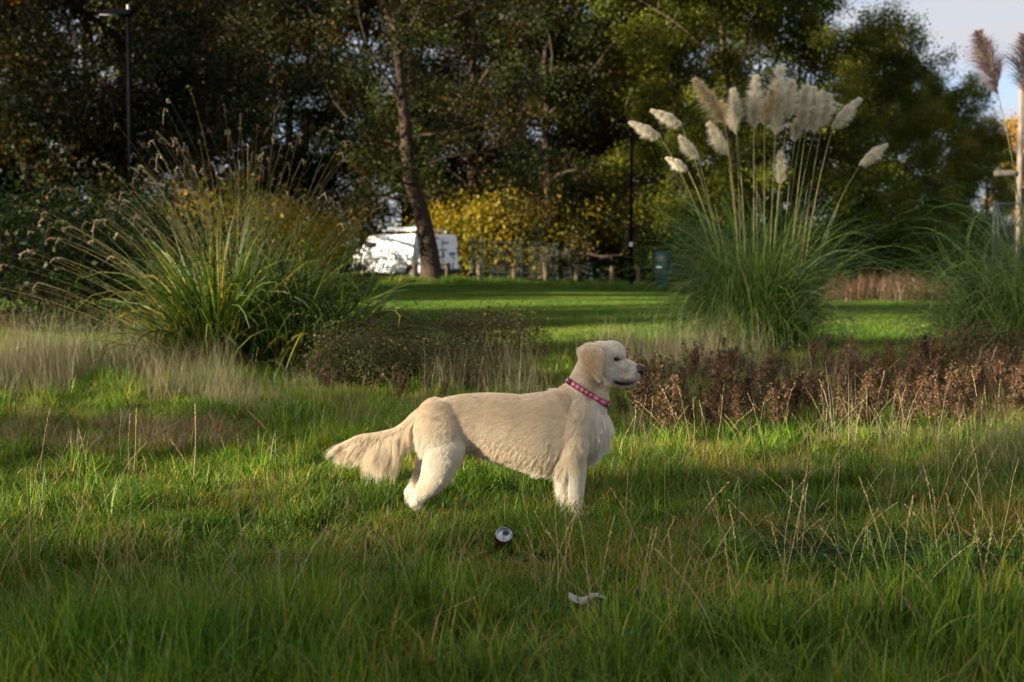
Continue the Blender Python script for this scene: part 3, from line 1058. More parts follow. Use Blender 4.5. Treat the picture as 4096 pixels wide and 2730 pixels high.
def build_meadow_plants():
    rng = np.random.default_rng(61)
    wm = weed_meshes()
    n = 430
    d = rng.uniform(9.6, 14.6, n)
    px = rng.uniform(628, 1080, n)
    keep = (d < 13.2 + (px - 620) / 400 * 1.6) & (d > 9.6 + .7 * noise2(px * .02, d, 1.2, 7)) & (noise2(px * .03, d * 1.5, 1.3, 9) > -.42)
    d, px = d[keep], px[keep]
    x = (px - 512) / F * d
    # a few brown plants among the bushes behind the dog
    x2 = rng.uniform(-1.9, .1, 34)
    d2 = rng.uniform(11.8, 13.2, 34)
    x, d = np.concatenate([x, x2]), np.concatenate([d, d2])
    n = len(x)
    P = np.stack([x, d, gz(x, d)], -1)
    rot = np.stack([rng.normal(0, .14, n), rng.normal(0, .14, n), rng.random(n) * 6.3], -1)
    s = .3 + .62 * rng.random(n) ** 1.4
    s[-34:] *= .7
    scatter('rust_weeds', 'band of dead rust-brown weeds across the meadow before the pampas', 'weeds', wm, P, rot, s[:, None] * np.ones((1, 3)), rng.integers(0, 6, n))
    for px, d, s, k, lb in [(652, 9.6, 1.22, 0, 'tall dead brown weed right in front of the dog\'s nose'), (664, 9.3, .95, 1, 'shorter dead brown weed beside the tall one at the dog\'s nose'),
                            (618, 11.5, .9, 2, 'dead brown weed showing between the dog\'s ear and neck')]:
        p = gp(px, d)
        t = thing('dead_weed', lb, 'weed', p, k * 2.0, None, s)
        link('stems', wm[k], t)
    # dark dock spike
    g = Geo()
    p = gp(931, 12.0)
    bp = branch_path(rng, (0, 0, 0), (-.04, 0, 1), .62, 8, .04, .0)
    V, Q = tube(bp, np.linspace(.006, .003, 9), 5)
    g.add(V, Q, .0)
    c = bp[5] + (bp[-1] - bp[5]) * rng.random(220)[:, None] + rng.normal(0, .012, (220, 3))
    V, T = leaf_quads(rng, c, .022)
    g.add(V, T, np.repeat(.12 * rng.random(220), 4))
    t = thing('dock_plant', 'dark brown dock seed spike standing above the rust weeds', 'weed', p)
    link('seed_spike', g.mesh('seed_spike', M_RUST), t)
    # bushes behind the dog
    b1 = gen_bush(70, .75, .6, .74, 7000, .026, M_BUSH, stems=40, lrange=(.4, 1.1))
    b2 = gen_bush(71, .8, .55, .60, 7000, .026, M_BUSH, stems=40, lrange=(.15, 1.0))
    for me, px, d, s, lb in [(b1, 500, 15.6, (.86, .9, .84), 'dark brown-green rounded bush above the dog\'s back, nearest the lawn'),
                             (b1, 428, 16.0, (1.0, .9, .82), 'brown-topped bush left of the rounded one behind the dog'),
                             (b1, 372, 16.2, (.9, .9, .9), 'brownish bush beside the arching grass clump, low on the lawn edge'),
                             (b2, 398, 13.2, (1.05, .9, .8), 'green leafy bush in front of the brown bushes'),
                             (b2, 352, 13.0, (.8, .8, .95), 'small green bush under the long arching leaves'),
                             (b2, 462, 13.0, (.6, .8, .70), 'low greenish brown bush at the right foot of the green bush'),
                             (b1, 985, 14.6, (1.3, .9, .72), 'dark brown bush below the right-hand pampas')]:
        place_bush('low_bush', me, gp(px, d), rng.random() * 6, s, lb)


# ------------------------------------------------------------------ pampas grass
def fountain(rng, n, base_r, h0, h1, spread, wid, segs=8, rlo=0, rhi=1, tipdrop=.9):
    """arching blades from a crown"""
    az = rng.random(n) * 2 * PI
    br = base_r * np.sqrt(rng.random(n))
    L = h0 + (h1 - h0) * rng.random(n)
    el = R(88) - np.abs(rng.normal(0, spread, n))
    el = np.clip(el, R(18), R(89))
    t = np.linspace(0, 1, segs + 1)
    ds = L / segs
    drop = tipdrop * (.6 + .9 * rng.random(n)) * (.55 + .9 * (1.5 - el))
    P = np.zeros((n, segs + 1, 3))
    P[:, 0, 0] = br * np.cos(az)
    P[:, 0, 1] = br * np.sin(az)
    e = el.copy()
    a = az + rng.normal(0, .25, n)
    for k in range(segs):
        P[:, k + 1, 0] = P[:, k, 0] + ds * np.cos(e) * np.cos(a)
        P[:, k + 1, 1] = P[:, k, 1] + ds * np.cos(e) * np.sin(a)
        P[:, k + 1, 2] = P[:, k, 2] + ds * np.sin(e)
        e = e - drop * 1.9 * ((k + 1) / segs) ** 1.25 / segs * 2.1
        a = a + rng.normal(0, .05, n)
    P[:, :, 2] = np.maximum(P[:, :, 2], .01)
    side = np.stack([-np.sin(az), np.cos(az), np.zeros(n)], -1)
    side = norm(side + rng.normal(0, .5, side.shape))
    W = wid * (.7 + .6 * rng.random(n))[:, None] * (1 - (t ** 2.2) * .93)[None]
    return ribbons(P, W, side, rlo + (rhi - rlo) * rng.random(n) ** 1.5)


def clumpy(rng, k, spread, tilt, n, *a):
    """several crowns grown together, each leaning its own way"""
    out = []
    off = 0
    for j in range(k):
        w_ = rng.uniform(.5, 1.5)
        V, Q, at_ = fountain(rng, max(8, int(n / k * w_)), *a)
        th = rng.random() * 2 * PI
        r_ = spread * math.sqrt(rng.random())
        ax = Vector((-math.sin(th), math.cos(th), 0))
        m = np.array(Matrix.Rotation(abs(rng.normal(0, tilt)) * (.4 + r_ / max(spread, .01)), 3, ax))
        V = V @ m.T * rng.uniform(.8, 1.15) + np.array([r_ * math.cos(th), r_ * math.sin(th), 0])
        V[:, 2] = np.maximum(V[:, 2], .005)
        out.append((V, Q + off, at_))
        off += len(V)
    return np.concatenate([o[0] for o in out]), np.concatenate([o[1] for o in out]), np.concatenate([o[2] for o in out])


def plume_mesh(rng, L, Rm, mat, droop=0.0, n=1500):
    """feathery panicle along +Z, widest in the lower middle; droop bends the strands to -X"""
    g = Geo()
    nb = 150
    bt, ba, bl = rng.random(nb) ** .9, rng.random(nb) * 2 * PI, rng.uniform(.7, 1.25, nb)
    pick = rng.integers(0, nb, n)
    t = np.clip(bt[pick] + rng.normal(0, .03, n), 0, 1)
    az = ba[pick] + rng.normal(0, .42, n)
    prof = np.where(t < .3, .6 + 1.33 * t, 1.0 - (t - .3) * 1.22)
    ax = np.stack([-droop * L * .18 * t ** 2, np.zeros(n), t * L * .9], -1)
    ln = (Rm * prof * rng.uniform(.6, 1.7, n)) * bl[pick] * 1.15 + .05 * L
    out = np.stack([np.cos(az), np.sin(az), np.zeros(n)], -1)
    up = np.array([0, 0, 1.0])
    d0 = norm(out * .55 + up * 1.0 + rng.normal(0, .15, (n, 3)))
    d1 = norm(out * .70 + up * .75 + np.array([-droop * 1.0, 0, 0]))
    d2 = norm(out * .80 + up * .05 + np.array([-droop * 1.2, 0, -.25 * droop]) + rng.normal(0, .2, (n, 3)))
    P = np.zeros((n, 4, 3))
    P[:, 0] = ax
    P[:, 1] = P[:, 0] + d0 * ln[:, None] * .5
    P[:, 2] = P[:, 1] + d1 * ln[:, None] * .45
    P[:, 3] = P[:, 2] + d2 * ln[:, None] * .42
    side = norm(np.cross(d1, rng.normal(0, 1, (n, 3))))
    W = np.array([.0025, .0046, .0038, .0008])[None] * (.6 + .8 * rng.random(n))[:, None]
    V, Q, a = ribbons(P, W, side, rng.random(n))
    g.add(V, Q, a)
    return g.mesh('plume', mat)


def stem_mesh(path, r0, r1, mat, q):
    t = np.linspace(0, 1, 9)
    path = np.asarray(path, float)
    # quadratic curve through three points
    P = ((1 - t) ** 2)[:, None] * path[0] + (2 * t * (1 - t))[:, None] * path[1] + (t ** 2)[:, None] * path[2]
    V, Q = tube(P, np.linspace(r0, r1, 9), 6)
    return raw_mesh('stem', V, [Q], [mat], {'rnd': np.full(len(V), q)}, smooth=True), P


def add_plume(rng, root, base_w, tip_w, foot, mat, Rm, label=None, n=1500, droop=None):
    """base_w/tip_w world coordinates; foot local"""
    o = Vector(root.location)
    b, tip = Vector(base_w) - o, Vector(tip_w) - o
    ax = tip - b
    L = ax.length
    f = Vector(foot)
    # stem leaves the clump steeply and bends towards the plume
    mid = f.lerp(b, .55) + Vector((0, 0, .10 * (b - f).length)) - Vector(((b.x - f.x) * .18, (b.y - f.y) * .18, 0))
    me, P = stem_mesh([f, mid, b], .0075, .0045, M_PSTEM, rng.random())
    if droop is None:
        droop = min(1.0, abs(ax.x) / max(.05, ax.z)) * 1.0
    pm = plume_mesh(rng, L, Rm, mat, droop, n)
    # local +Z along the axis, local -X towards the side the plume hangs to (down along its lean)
    z = ax.normalized()
    hang = Vector((ax.x, 0, -abs(ax.x) - .02)) if abs(ax.x) > .03 else Vector((rng.normal(), rng.normal(), 0))
    x = -(hang - z * hang.dot(z)).normalized()
    y = z.cross(x)
    m = Matrix((x, y, z)).transposed().to_4x4()
    p = link('plume', pm, root)
    pm_ = Matrix.Translation(b - z * L * .05) @ m
    p.matrix_basis = pm_
    if label:
        p['label'] = label
    s = link('stem', me, p)
    s.matrix_basis = pm_.inverted()
    return p


def build_pampas():
    rng = np.random.default_rng(101)
    d = 17.0
    c = gp(1752 * .43518, d)
    root = thing('pampas_grass', 'large pampas grass with many upright creamy white plumes', 'pampas grass', c)
    g = Geo()
    g.add(*clumpy(rng, 9, .42, .09, 2800, .14, 1.0, 2.3, .31, .009, 10, 0, .9, 1.8))
    g.add(*clumpy(rng, 5, .45, .2, 160, .15, .8, 1.9, .5, .009, 9, .92, 1.0, 2.2))
    g.add(*fountain(rng, 900, .40, 1.2, 2.6, .22, .009, 9, 0, .9, 1.1))
    g.add(*fountain(rng, 800, .5, .7, 1.5, .65, .009, 8, 0, 1.0, 1.9))
    g.add(*fountain(rng, 250, .5, .6, 1.5, .6, .008, 8, .75, 1.0, 1.5))
    link('leaves', g.mesh('leaves', M_PAMPAS), root, kind='stuff')
    lst = [((1515, 318), (1447, 264), .10, 0), ((1563, 290), (1497, 237), .10, 0), ((1602, 366), (1562, 303), .10, 0), ((1578, 392), (1533, 350), .09, 0),
           ((1662, 285), (1597, 165), .15, 1), ((1668, 356), (1628, 272), .12, 0), ((1688, 306), (1680, 196), .12, 0), ((1728, 292), (1732, 163), .14, 0),
           ((1778, 306), (1786, 140), .17, 0), ((1752, 288), (1768, 200), .13, 1), ((1806, 272), (1813, 176), .12, 0), ((1838, 298), (1846, 188), .14, 0),
           ((1866, 306), (1862, 192), .14, 0), ((1884, 292), (1899, 212), .12, 0), ((1908, 296), (1965, 214), .12, 0), ((1972, 380), (2026, 318), .11, 0),
           ((1790, 422), (1789, 340), .08, 0), ((1822, 326), (1829, 268), .11, 0), ((1848, 300), (1880, 200), .13, 0), ((1690, 300), (1655, 225), .11, 1)]
    for (b, t, r_, m) in lst:
        dd = d + rng.normal(0, .16)
        bw, tw = at2(b[0], b[1], dd), at2(t[0], t[1], dd + rng.normal(0, .06))
        foot = (np.clip((b[0] - 1752) * .0022, -.3, .3) + rng.normal(0, .05), rng.normal(0, .12), .05)
        add_plume(rng, root, bw, tw, foot, M_PLUME2 if m else M_PLUME, r_ * .60, 'cream yellow plume' if m else None)
    # bare and broken stems
    for (x, y) in [(1700, 400), (1735, 380), (1855, 420), (1925, 470), (1640, 470)]:
        tip = at2(x, y, d) - c
        foot = Vector((np.clip((x - 1752) * .002, -.3, .3), rng.normal(0, .1), .05))
        me, _ = stem_mesh([foot, foot.lerp(tip, .5) + Vector((0, 0, .1)), tip], .006, .003, M_PSTEM, .9)
        link('stem', me, root)
    # the right hand clump, cut by the frame
    d = 15.6
    c = gp(2400 * .43518, d)
    root = thing('pampas_grass', 'arching pampas grass at the right edge with dark purple-brown plumes', 'pampas grass', c)
    g = Geo()
    g.add(*clumpy(rng, 9, .5, .2, 3100, .15, 1.2, 2.8, .5, .009, 10, 0, .9, 1.9))
    g.add(*clumpy(rng, 5, .45, .2, 160, .15, .8, 2.2, .5, .009, 9, .92, 1.0, 2.2))
    g.add(*fountain(rng, 700, .5, .8, 1.7, .8, .009, 8, 0, 1.0, 1.9))
    g.add(*fountain(rng, 300, .5, .7, 1.6, .6, .008, 8, .75, 1.0, 1.5))
    link('leaves', g.mesh('leaves', M_PAMPAS), root, kind='stuff')
    for b, t, r_ in [((2282, 215), (2238, 62), .15), ((2350, 222), (2343, 72), .17), ((2440, 230), (2450, 60), .16)]:
        add_plume(rng, root, at2(b[0], b[1], d - .2), at2(t[0], t[1], d - .2), (-.12, -.1, .05), M_PLUME3, r_ * 1.0, n=1500)


# ------------------------------------------------------------------ the big arching grass clump on the left
def build_clump():
    rng = np.random.default_rng(151)
    d = 15.2
    c = gp(560 * .43518, d)
    root = thing('arching_grass', 'big clump of arching grass with drooping seed heads', 'grass clump', c)
    g = Geo()
    g.add(*clumpy(rng, 11, .75, .22, 1500, .2, .9, 1.9, .34, .021, 9, 0, .97, 1.4))
    g.add(*clumpy(rng, 8, .7, .25, 460, .18, .7, 1.6, .7, .026, 9, .1, .97, 1.8))
    g.add(*clumpy(rng, 6, .6, .25, 160, .2, .6, 1.5, .6, .02, 9, .9, 1.0, 2.0))
    g.add(*clumpy(rng, 8, .7, .18, 520, .18, 1.0, 1.75, .22, .018, 8, 0, .97, .8))
    link('leaves', g.mesh('leaves', M_CLUMP), root, kind='stuff')
    gs, gh = Geo(), Geo()
    n = 180
    for k in range(n):
        u = rng.random()
        # tips of the stalks fan out, leaning further on the left side
        tx = rng.uniform(-2.7, 1.35) if rng.random() < .55 else rng.normal(-.35, .75)
        lim = 2.75 - .16 * tx * tx - (.18 * abs(tx) if tx < 0 else .10 * tx)
        tz = lim * rng.uniform(.62, 1.0)
        ty = rng.normal(0, .75)
        f = np.array([np.clip(tx * .16, -.45, .45) + rng.normal(0, .15), rng.normal(0, .25), 0])
        tip = np.array([tx, ty, max(.35, tz)])
        mid = f * .45 + tip * .55 + np.array([-tx * .12, -ty * .1, .16 * tip[2]])
        t = np.linspace(0, 1, 8)
        P = ((1 - t) ** 2)[:, None] * f + (2 * t * (1 - t))[:, None] * mid + (t ** 2)[:, None] * tip
        V, Q = tube(P, np.linspace(.0042, .0018, 8), 3)
        gs.add(V, Q, rng.random())
        # hanging head
        L = rng.uniform(.10, .28)
        dr = norm(P[-1] - P[-2])
        tt = np.linspace(0, 1, 7)[:, None]
        bend = rng.uniform(.2, 1.0)
        hp = P[-1] + dr * L * tt * (1 - .55 * bend * tt) + np.array([0, 0, -1.0]) * L * bend * .9 * tt ** 2
        V, Q = tube(hp, np.array([.002, .0045, .0058, .006, .0055, .004, .0015]), 4)
        q = rng.random()
        gh.add(V, Q, q)
        m = 9
        uu = rng.random(m)
        cc = np.stack([np.interp(uu, tt[:, 0], hp[:, j]) for j in range(3)], -1)
        V, T = leaf_quads(rng, cc + rng.normal(0, .003, (m, 3)), .024)
        gh.add(V, T, q)
    link('flower_stalks', gs.mesh('flower_stalks', M_SSTEM), root, kind='stuff')
    link('seed_heads', gh.mesh('seed_heads', M_SHEAD), root, kind='stuff')


# ------------------------------------------------------------------ street furniture
def build_lamp(px, d, h, label, head_len=.62):
    p = gp(px, d)
    t = thing('street_lamp', label, 'street lamp', p)
    b = MB()
    b.cyl((0, 0, 0), (0, 0, 1.1), .085, .085, 14).cyl((0, 0, 1.1), (0, 0, 1.18), .085, .055, 14).cyl((0, 0, 1.18), (0, 0, h), .055, .045, 12)
    b.build('pole', M_LAMP, t, True)
    hd = MB()
    pts = [(0.06, -.03), (.06, .05), (-.1, .09), (-.35, .07), (-head_len, .015), (-head_len, -.01), (-.3, -.03)]
    hd.prism(pts, -.13, .13, lambda a, b_, q: (a, q * (1 - .35 * min(1, max(0, -a) / head_len)), h + b_))
    ho = hd.build('lamp_head', M_LAMP, t)
    MB().cyl((.0, 0, h + .06), (0, 0, h + .16), .035, .03, 10).build('sensor', M_GALV, ho)
    MB().box((-.36, 0, h - .036), (.34, .16, .01)).build('lens', solid_mat('lamp_lens', (.6, .6, .58), .3), ho)
    MB().box((0, -.088, .55), (.11, .012, .5), bevel=.004).build('door', M_LAMP, t)
    return t


def build_furniture():
    build_lamp(133, 27.5, 5.75, 'tall dark street lamp with a flat head above the arching grass').scale = (1, 1, 1)
    t = build_lamp(631, 49.0, 5.75, 'dark street lamp in front of the fence beside the litter bin')
    MB().box((-.02, -.092, 1.62), (.11, .008, .13)).build('sticker', solid_mat('sticker_white', (.75, .75, .78), .5), t)
    build_lamp(936, 74, 5.35, 'small far street lamp in front of the dark right-hand trees')
    # bollards
    lbs = ['wooden bollard standing before the rear of the van', 'first wooden bollard right of the van', 'second wooden bollard right of the van',
           'third wooden bollard right of the van', 'fourth wooden bollard right of the van, half hidden by weeds', 'fifth wooden bollard right of the van, behind weeds',
           'wooden bollard beside the street lamp', 'wooden bollard in front of the van\'s rear wheel']
    src = None
    for (px, d), lb in zip([(448, 55.8), (480, 57.5), (514.5, 58.5), (546, 59.5), (576.5, 60.5), (612, 61.5), (638, 62.5), (414, 55.6)], lbs):
        p = gp(px, d)
        rng = random.Random(int(px))
        if src is None:
            b = MB()
            b.cyl((0, 0, -.1), (0, 0, .74), .11, .105, 12).cyl((0, 0, .74), (0, 0, .80), .105, .07, 12)
            o = b.build('wooden_bollard', M_WOOD, None, True)
            src = o
        else:
            o = src.copy()
            COL.objects.link(o)
        o.location = p
        o.rotation_euler = (rng.gauss(0, .03), rng.gauss(0, .03), rng.random() * 6)
        tag(o, lb, 'bollard', 'wooden bollards along the lawn edge')
    # green railing fence
    fx = [(472, 64.0), (482.7, 64.5), (521.8, 66.0), (558, 67.5), (592, 69.0), (624, 70.5), (656.5, 72), (687, 73.4), (720, 75)]
    P = [gp(px, d) for px, d in fx]
    root = thing('railing_fence', 'dark green metal railing fence behind the bollards', 'fence', P[0])
    o = P[0]
    pb = None
    for p in P:
        if pb is None:
            pb = MB().box((0, 0, .95), (.10, .10, 1.9), bevel=.008).box((0, 0, 1.915), (.12, .12, .03)).build('post', M_GREENFENCE, root)
            q = pb
        else:
            q = pb.copy()
            COL.objects.link(q)
            q.parent = root
        q.location = p - o
    pale = None
    for a, b in zip(P, P[1:]):
        dv = b - a
        L = dv.length
        rz = math.atan2(dv.y, dv.x)
        for zz in (.25, 1.62):
            m = (a + b) / 2 - o
            r_ = Matrix.Rotation(rz, 3, 'Z') @ Matrix.Rotation(-math.asin(dv.z / L), 3, 'Y')
            MB().box(m + Vector((0, 0, zz)), (L - .11, .045, .05), rot=r_).build('rail', M_GREENFENCE, root)
        n = int(L / .13)
        for k in range(1, n):
            pos = a + dv * (k / n) - o
            if pale is None:
                pale = MB().box((0, -.032, .92), (.022, .018, 1.72)).build('pale', M_GREENFENCE, root)
                q = pale
            else:
                q = pale.copy()
                COL.objects.link(q)
                q.parent = root
            q.location = pos
            q.rotation_euler = (0, 0, rz)
    # litter bin
    p = gp(663, 54.5)
    t = thing('litter_bin', 'dark teal litter bin with a domed hood behind the pampas leaves', 'litter bin', p, R(-25))
    mt = solid_mat('bin_teal', (.004, .020, .022), .7, spec=.05, c2=(.006, .026, .029), scale=4)

    def rsq(s, n=28):
        out = []
        for i in range(n):
            a = 2 * PI * i / n
            r_ = 1 / (abs(math.cos(a)) ** 4 + abs(math.sin(a)) ** 4) ** .25
            out.append((s * r_ * math.cos(a), s * r_ * math.sin(a)))
        return out

    def rings(lst):
        b = MB()
        prev = None
        for s, z in lst:
            vs = [b.bm.verts.new((x, y, z)) for x, y in rsq(s)]
            if prev:
                for i in range(len(vs)):
                    j = (i + 1) % len(vs)
                    b.bm.faces.new((prev[i], prev[j], vs[j], vs[i]))
            else:
                b.bm.faces.new(vs[::-1])
            prev = vs
        b.bm.faces.new(prev)
        return b
    rings([(.25, 0), (.26, .03), (.285, .98), (.27, .99)]).build('body', mt, t, True)
    rings([(.30, .995), (.305, 1.0), (.305, 1.36), (.28, 1.42), (.20, 1.46), (.06, 1.47)]).build('hood', mt, t, True)
    MB().box((-.06, -.302, 1.2), (.34, .02, .18), bevel=.01).build('opening', solid_mat('bin_black', (.004, .004, .004), .8), t)
    MB().box((-.06, -.295, .86), (.22, .008, .07)).build('label_strip', solid_mat('bin_label', (.32, .34, .3), .6), t)
    # tall pole with a box lantern
    p = gp(1017, 50)
    t = thing('wooden_pole', 'tall weathered pole with a box lantern at the right edge', 'pole', p)
    MB().cyl((0, 0, -.2), (0, 0, 7.6), .12, .09, 14).build('shaft', M_CONC, t, True)
    l_ = MB()
    l_.box((-.50, 0, 4.42), (.80, .26, .22), bevel=.08)
    lo = l_.build('lantern', M_CONC, t, True)
    MB().cyl((-.12, 0, 4.4), (.0, 0, 4.4), .05, .05, 8).build('bracket', M_GALV, t)
    # ball court fence
    p = gp(992, 45)
    t = thing('court_fence', 'tall wire mesh court fence with steel posts at the right edge', 'fence', p)
    n = 4
    for k in range(n):
        MB().cyl((k * 1.6, k * .5, -.1), (k * 1.6, k * .5, 3.1), .04, .04, 10).build('post', M_GALV, t, True)
    MB().cyl((.13, .04, -.1), (.13, .04, 3.05), .03, .03, 8).build('post', M_GALV, t, True)
    MB().cyl((.1, .03, 3.0), (1.0, .3, .6), .03, .03, 8).build('brace', M_GALV, t, True)
    for z in (.5, 1.1, 1.7, 2.35, 3.02):
        MB().cyl((.05, .015, z), (4.8, 1.5, z), .022, .022, 8).build('rail', M_GALV, t, True)
    g = Geo()
    for k in range(96):
        a = .02 + k * .05
        V, Q = tube([(a, a * .3125 + .03, .05), (a, a * .3125 + .03, 3.0)], [.0035, .0035], 3)
        g.add(V, Q)
    for k in range(60):
        z = .05 + k * .05
        V, Q = tube([(.02, .036, z), (4.8, 1.53, z)], [.0035, .0035], 3)
        g.add(V, Q)
    link('wire_mesh', g.mesh('wire_mesh', M_GALV), t, kind='stuff')
    # small white marker post
    p = gp(913, 42)
    MB().cyl((0, 0, -.05), (0, 0, .62), .035, .03, 10).build('marker_post', solid_mat('marker_white', (.6, .58, .55), .7), None, True, loc=p,
                                                          label='thin white marker post on the grass between the pampas clumps', cat='post')


def build_van():
    d = 58.6
    p = gp(443, d)
    p.z = float(gz(p.x, p.y))
    t = thing('delivery_van', 'white panel van with roof rack parked behind the leaning tree', 'van', p, R(135))
    # local: +X forward, +Y van's left; rear face at x=0, centre line y=0
    white = solid_mat('van_white', (.78, .79, .81), .25, c2=(.74, .75, .77), scale=2, coat=.5)
    black = solid_mat('van_black', (.012, .012, .014), .5)
    tyre = solid_mat('van_tyre', (.012, .012, .012), .85)
    red = solid_mat('van_red_lens', (.30, .008, .01), .2)
    glass = solid_mat('van_glass', (.01, .012, .015), .08)
    W, H = .95, 1.95
    prof = [(0, .42), (0.02, 1.0), (.08, 1.86), (.16, 1.93), (.4, 1.95), (3.2, 1.95), (3.75, 1.88), (4.35, 1.18), (4.85, 1.02), (4.98, .75), (4.98, .38),
            (4.55, .36), (4.45, .62), (4.22, .74), (3.98, .62), (3.88, .34), (1.3, .34), (1.2, .62), (.96, .74), (.72, .62), (.62, .34), (0.04, .34)]
    b = MB()
    b.prism(prof, -W, W, lambda a, z, q: (a, q * (1 - .10 * max(0, (z - 1.0)) / .95), z))
    body = b.build('body', white, t)
    bv = body.modifiers.new('round', 'BEVEL')
    bv.width = .06
    bv.segments = 3
    bv.limit_method = 'ANGLE'
    bv.angle_limit = R(40)
    # rear doors, seams, lamps, bumper
    MB().box((-.004, .0, 1.18), (.012, .018, 1.36)).build('door_seam', black, t)
    MB().box((.62, .953, 1.0), (.012, .010, .9)).build('panel_seam', black, t)
    MB().box((1.9, .953, 1.0), (.012, .010, .9)).build('panel_seam', black, t)
    MB().box((2.4, .957, .93), (3.1, .016, .05)).build('side_moulding', black, t)
    MB().box((1.9, .915, 1.30), (2.2, .010, .012)).build('crease', black, t)
    for y in (-1, 1):
        MB().box((.03, y * .885, 1.22), (.06, .10, .42), bevel=.012).build('tail_lamp', red, t)
        MB().box((.03, y * .9, .78), (.06, .09, .16), bevel=.012).build('reflector', red, t)
        MB().cyl((-.025, y * .62, .9), (-.025, y * .62, 1.02), .014, .014, 8).build('hinge', black, t)
    MB().box((-.03, 0, .44), (.16, 1.86, .18), bevel=.03).build('bumper', black, t)
    MB().box((-.016, .18, .70), (.02, .52, .11)).build('number_plate', solid_mat('plate_yellow', (.55, .38, .03), .5), t)
    MB().box((.075, .25, 1.80), (.03, .20, .07)).build('brake_lamp', red, t)
    MB().box((-.016, .10, 1.02), (.02, .34, .045), bevel=.006).build('door_handle', black, t)
    navy = solid_mat('van_navy', (.015, .07, .16), .5)
    teal = solid_mat('van_teal', (.02, .12, .18), .5)
    green = solid_mat('van_green', (.30, .50, .16), .5)
    grey = solid_mat('van_grey_green', (.30, .36, .33), .5)
    sred = solid_mat('van_mark_red', (.35, .04, .04), .5)
    yel = solid_mat('van_mark_yellow', (.6, .42, .06), .5)
    xf = lambda z: -.008 + .07 * max(0, (z - 1.0)) / .86

    def mark(y, z, w_, h_, m):
        MB().box((xf(z) - .004, y, z), (.012, w_, h_)).build('marking', m, t)
    mark(.50, 1.62, .09, .26, teal)
    mark(.38, 1.64, .08, .20, solid_mat('van_pale_blue', (.30, .40, .55), .5))
    mark(.36, 1.48, .12, .14, green)
    mark(-.18, 1.60, .34, .10, grey)
    for k in range(11):
        mark(.30 - k * .055, 1.31, .04, .055 - .012 * (k % 3), navy)
    mark(-.05, 1.22, .07, .06, yel)
    mark(-.05, 1.15, .07, .09, sred)
    mark(-.05, 1.07, .06, .06, navy)
    for k in range(6):
        mark(-.40 - k * .055, 1.15, .045, .10, teal)
    for k in range(4):
        mark(-.46 - k * .05, 1.03, .035, .04, grey)
    MB().box((-.010, -.55, .66), (.012, .06, .22)).build('marking', sred, t)
    # side marks
    MB().box((2.75, .93, 1.25), (.10, .012, .26)).build('marking', sred, t)
    MB().box((2.75, .93, 1.42), (.12, .012, .07)).build('marking', yel, t)
    # cab glazing
    MB().box((3.55, .90, 1.42), (.75, .02, .42), bevel=.008).build('side_window', glass, t)
    # wheels
    for x in (.96, 4.22):
        for y in (-1, 1):
            wt = MB()
            m = Matrix.Translation((x, y * .84, .34)) @ Matrix.Rotation(PI / 2, 4, 'X')
            wt.lathe([(.20, -.10), (.30, -.11), (.335, -.08), (.34, 0), (.335, .08), (.30, .11), (.20, .10), (.2, -.10)], 28, m)
            wo = wt.build('wheel', tyre, t, True)
            r_ = MB()
            r_.lathe([(.0, -.05), (.05, -.06), (.17, -.04), (.215, -.085), (.215, .085), (.17, .04), (.05, .06), (0, .05)], 20, m)
            r_.build('rim', solid_mat('rim_silver', (.45, .45, .46), .35, metal=.7), wo)
    # roof rack
    rk = MB()
    for y in (-.62, .62):
        rk.cyl((.5, y, 2.12), (3.1, y, 2.12), .025, .025, 8)
        for x in (.5, 1.3, 2.2, 3.0):
            rk.cyl((x, y, 1.93), (x, y, 2.12), .02, .02, 8)
    for k in range(6):
        x = .5 + k * .52
        rk.cyl((x, -.62, 2.125), (x, .62, 2.125), .022, .022, 8)
    rk.build('roof_rack', solid_mat('rack_alu', (.55, .55, .56), .4, metal=.5), t, True)
    MB().cyl((.7, .4, 2.20), (3.0, .4, 2.20), .055, .055, 10).build('pipe_carrier', white, t, True)


